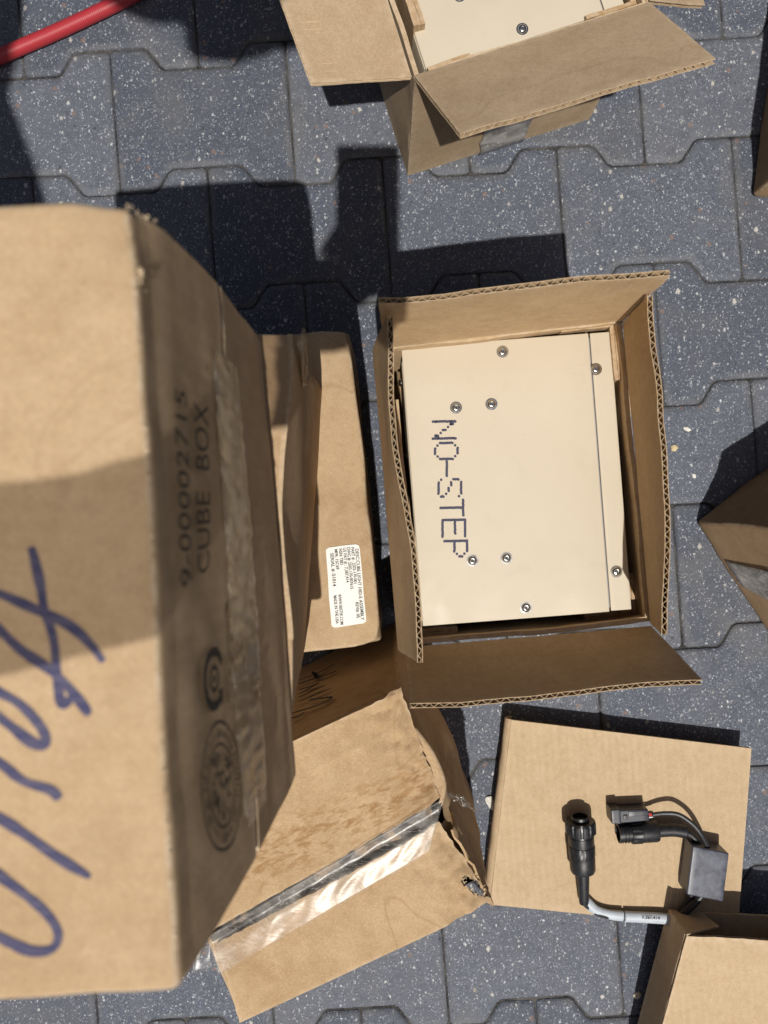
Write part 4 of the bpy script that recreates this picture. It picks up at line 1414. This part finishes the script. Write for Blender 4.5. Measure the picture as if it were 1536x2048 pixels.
# square plug with latch
def zq(px, z):
    return quad_up(px, z)
sq = zq([(1230, 1648), (1300, 1642), (1296, 1618), (1228, 1621)], zs + .020)
sp = rbox('square_plug', har, at_z(sq, zs + .0012), sq, M_BLACKC, r=.0012, n=6, amp=.0001, seed=6, rw=0)
sq = zq([(1224, 1648), (1243, 1649), (1241, 1618), (1222, 1620)], zs + .0208)
rbox('collar', sp, at_z(sq, zs + .0006), sq, M_BLACKC, r=.0010, n=4, amp=.0, rw=0)
sq = zq([(1248, 1640), (1256, 1639), (1255, 1630), (1247, 1631)], zs + .0212)
rbox('latch', sp, at_z(sq, zs + .0195), sq, M_BLACK, r=.0004, n=3, amp=.0, rw=0)
sq = zq([(1258, 1634), (1298, 1631), (1297, 1621), (1257, 1623)], zs + .0206)
rbox('latch', sp, at_z(sq, zs + .0195), sq, M_BLACKC, r=.0004, n=3, amp=.0, rw=0)
for k, (mt, dv) in enumerate(((M_RED, 0), (M_WHITE, 4), (M_RED, -4), (M_BLACK, 2))):
    wq = [P(1294, 1631 + dv, zs + .015), P(1302, 1631 + dv * .8, zs + .0158), P(1312, 1630 + dv * .3, zs + .0155)]
    mk('wire', *tube(catmull(wq, 5), .0009, 8), mt, sp, True)
fw = catmull([P(1304, 1630, zs + .0155), P(1330, 1627, zs + .019), P(1358, 1630, zs + .022), P(1385, 1648, zs + .024), P(1402, 1668, zs + .024), P(1414, 1690, zs + .021), P(1416, 1698, zs + .018)], 8)
mk('flat_cable', *tube(fw, .0026, 14, .6), M_BLACK2, har, True)

# ------------------------------------------------------------------ loose stone chips on the paving
def pebble(u, v, a, b, ang, col, label, seed):
    m_ = plain('stone_chip', col, .8, nscale=500, namt=.25, bump=.3)
    c = P(u, v, .001)
    bm = bmesh.new()
    bmesh.ops.create_icosphere(bm, subdivisions=3, radius=1)
    ca, sa = math.cos(ang), math.sin(ang)
    for vt in bm.verts:
        p = vt.co * (1 + .35 * nz(vt.co, 1.3, seed) + .12 * nz(vt.co, 4, seed + 2))
        x, y, z = p.x * a, p.y * b, p.z * min(a, b) * .55
        vt.co = V3((x * ca - y * sa, x * sa + y * ca, max(z, -.0008)))
    me = bpy.data.meshes.new('stone_chip')
    bm.to_mesh(me); bm.free()
    me.materials.append(m_)
    o = bpy.data.objects.new('stone_chip', me)
    o.location = c
    COL.objects.link(o)
    tag(o, label, 'stone', 'stone chips on the paving')
pebble(981, 1606, .0045, .0085, .35, (.62, .60, .55), 'long white stone chip on the paving left of the flattened carton', 1)
pebble(1348, 896, .0040, .0036, .2, (.56, .46, .27), 'yellowish stone chip on the paving right of the opened carton', 2)
pebble(1374, 858, .0044, .0022, -.3, (.66, .64, .58), 'white elongated stone chip above the yellowish chip', 3)
pebble(1388, 952, .0023, .0024, .1, (.68, .67, .63), 'small round white stone chip near the corner of the right carton', 4)
pebble(1274, 1990, .0044, .0040, .4, (.54, .48, .38), 'beige stone chip on the paving left of the small open-ended carton', 5)

# ------------------------------------------------------------------ phone and the person holding it (behind the lens)
M_SKIN = plain('skin', (0.42, 0.25, 0.17), .55, nscale=60, namt=.06)
M_SHIRT = plain('navy_shirt_cloth', (0.035, 0.045, 0.075), .9, nscale=200, namt=.2, bump=.2)
def shadow_sleeve_mat():  # half-clear sleeve, added so the forearm casts a paler shadow
    m = NT('shadow_thinning_sleeve')
    tr = m.n('ShaderNodeBsdfTransparent'); tr.inputs[0].default_value = (.95, .93, .90, 1)
    mx = m.n('ShaderNodeMixShader'); mx.inputs[0].default_value = .34
    m.b.inputs['Base Color'].default_value = (.62, .60, .56, 1)
    m.b.inputs['Roughness'].default_value = .95
    m.l(tr.outputs[0], mx.inputs[1]); m.l(m.b.outputs[0], mx.inputs[2])
    m.l(mx.outputs[0], m.out.inputs[0])
    return m.m
M_THINSHADOW = shadow_sleeve_mat()
M_TROUS = plain('tan_trouser_cloth', (0.26, 0.21, 0.14), .9, nscale=200, namt=.15, bump=.2)
M_SHOE = plain('brown_boot_leather', (0.07, 0.045, 0.03), .6, nscale=80, namt=.2)
M_HAIR = plain('dark_hair', (0.018, 0.014, 0.011), .6, nscale=300, namt=.5, bump=.4)
M_PHONE = plain('graphite_phone_case', (0.05, 0.05, 0.055), .35)
M_GLASS = plain('phone_screen_glass', (0.02, 0.02, 0.024), .08)
phz = H + .0055
ph = thing('phone', (-.0185, -.0515, phz), 'dark phone held level above the cartons, seen only by its shadow on the paving', 'phone')
pq = [V3((-.055, -.125, phz)), V3((.018, -.125, phz)), V3((.018, .022, phz)), V3((-.055, .022, phz))]
rbox('case', ph, pq, at_z(pq, phz + .0080), M_PHONE, r=.0032, n=6, amp=0, rw=0)
pq = [V3((-.0525, -.1225, phz + .0081)), V3((.0155, -.1225, phz + .0081)), V3((.0155, .0195, phz + .0081)), V3((-.0525, .0195, phz + .0081))]
mk('screen', pq, [(0, 1, 2, 3)], M_GLASS, ph)

def person():
    J = []; E = []
    def j(p, r, r2=None, to=None):
        J.append((V3(p), (r, r2 or r)))
        if to is not None:
            E.append((to, len(J) - 1))
        return len(J) - 1
    pel = j((-.68, .09, .93), .135, .16)
    sp1 = j((-.655, .085, 1.05), .125, .145, pel)
    sp2 = j((-.605, .08, 1.18), .125, .155, sp1)
    ch = j((-.535, .075, 1.29), .115, .15, sp2)
    nk = j((-.425, .080, 1.380), .060, None, ch)
    hb = j((-.335, .075, 1.400), .058, None, nk)
    h1 = j((-.240, .055, 1.395), .080, None, hb)
    h2 = j((-.165, .040, 1.365), .092, .082, h1)
    h3 = j((-.105, .032, 1.330), .078, .070, h2)
    j((-.075, .030, 1.305), .045, None, h3)
    # face, looking down at the phone: nose and chin
    ns = j((-.172, .036, 1.278), .022, None, h2)
    j((-.180, .036, 1.258), .010, None, ns)
    cn = j((-.246, .046, 1.310), .036, None, h1)
    j((-.238, .044, 1.285), .022, None, cn)
    for sy in (1, -1):      # ears
        j((-.200, .045 + sy * .090, 1.358), .014, None, h2)
    # right arm, holding the phone
    sh = j((-.475, -.085, 1.285), .062, None, ch)
    ua = j((-.435, -.125, 1.205), .050, None, sh)
    el = j((-.395, -.195, 1.080), .043, None, ua)
    fa0 = j((-.345, -.205, 1.040), .043, None, el)
    fa_ = j((-.250, -.185, 1.008), .041, None, fa0)
    fb_ = j((-.165, -.170, .985), .037, None, fa_)
    wr_ = j((-.105, -.158, .972), .031, .028, fb_)
    pm = j((-.062, -.146, .962), .032, .018, wr_)
    pk = j((-.036, -.136, .953), .032, .014, pm)
    for k, (ln, ox) in enumerate(((.024, -.018), (.030, .000), (.028, .018), (.022, .034))):
        b0_ = j((-.032 + ox, -.130, .943), .0086, None, pk)
        b1v = j((-.028 + ox, -.112, .9310), .0078, None, b0_)
        j((-.026 + ox, -.112 + ln, .9312), .0070, None, b1v)
    t0_ = j((-.068, -.120, .968), .0115, None, pm)
    t1_ = j((-.058, -.098, .966), .0095, None, t0_)
    j((-.046, -.075, .9590), .0080, None, t1_)
    # left arm hanging
    sl_ = j((-.515, .240, 1.275), .066, None, ch)
    ul = j((-.535, .300, 1.15), .050, None, sl_)
    le = j((-.545, .325, 1.00), .042, None, ul)
    lf_ = j((-.515, .320, .88), .038, None, le)
    lw = j((-.480, .305, .765), .026, None, lf_)
    lp = j((-.465, .300, .705), .032, .015, lw)
    for k, (dx, dy) in enumerate(((.018, -.022), (.008, -.024), (-.004, -.022), (-.016, -.016))):
        f1 = j((-.462 + dx * 1.2, .296, .658), .0088, None, lp)
        j((-.470 + dx * 1.2, .288, .622 - dy * .3), .0076, None, f1)
    th_ = j((-.440, .282, .690), .010, None, lp)
    j((-.435, .270, .655), .008, None, th_)
    for sy, oy in ((-1, .085), (1, .085)):
        hp_ = j((-.685, oy + sy * .095, .86), .098, None, pel)
        md = j((-.665, oy + sy * .105, .66), .080, None, hp_)
        kn = j((-.645, oy + sy * .110, .48), .060, None, md)
        cf_ = j((-.670, oy + sy * .115, .32), .056, None, kn)
        an = j((-.690, oy + sy * .118, .10), .042, None, cf_)
        he = j((-.705, oy + sy * .120, .042), .040, None, an)
        b_ = j((-.600, oy + sy * .128, .038), .040, .034, an)
        j((-.530, oy + sy * .134, .030), .036, .026, b_)
    root = V3((-.66, .085, 0))
    me = bpy.data.meshes.new('person')
    me.from_pydata([tuple(p - root) for p, r in J], E, [])
    tmp = bpy.data.objects.new('tmp_person', me)
    COL.objects.link(tmp)
    sk_ = tmp.modifiers.new('skin', 'SKIN')
    sk_.use_smooth_shade = True
    for k, (p, r) in enumerate(J):
        me.skin_vertices[0].data[k].radius = r
    me.skin_vertices[0].data[0].use_root = True
    ss = tmp.modifiers.new('sub', 'SUBSURF'); ss.levels = 2; ss.render_levels = 2
    dg = bpy.context.evaluated_depsgraph_get()
    out = bpy.data.meshes.new_from_object(tmp.evaluated_get(dg))
    bpy.data.objects.remove(tmp, do_unlink=True)
    out.name = 'person'
    out.materials.clear()
    for m_ in (M_SKIN, M_SHIRT, M_TROUS, M_SHOE, M_HAIR, M_THINSHADOW):
        out.materials.append(m_)
    for f in out.polygons:
        c = f.center + root
        k = 0
        if c.x > -.40 and c.z > 1.20:
            k = 4 if (c.x > -.30 and c.z > 1.34 - .45 * (c.x + .165)) else 0
        elif c.z > 1.30 and c.x > -.445:
            k = 0
        elif c.z < .10:
            k = 3
        elif c.z < .93 and c.x < -.56 and abs(c.y - .085) < .24:
            k = 2
        elif c.z < 1.12 and -.42 < c.x < -.066 and c.y < -.105:
            k = 5  # forearm made see-through to thin its shadow
        elif c.z < 1.0 and c.x > -.15:
            k = 0
        elif c.z < .99 and c.x > -.215:
            k = 0
        elif c.z < .80 and c.y > .24 and c.x > -.56:
            k = 0
        else:
            k = 1
        f.material_index = k
        f.use_smooth = True
    o = bpy.data.objects.new('person', out)
    o.location = root
    COL.objects.link(o)
    return tag(o, 'person in navy shirt bending over the cartons from the left, seen only by shadow', 'person')
person()
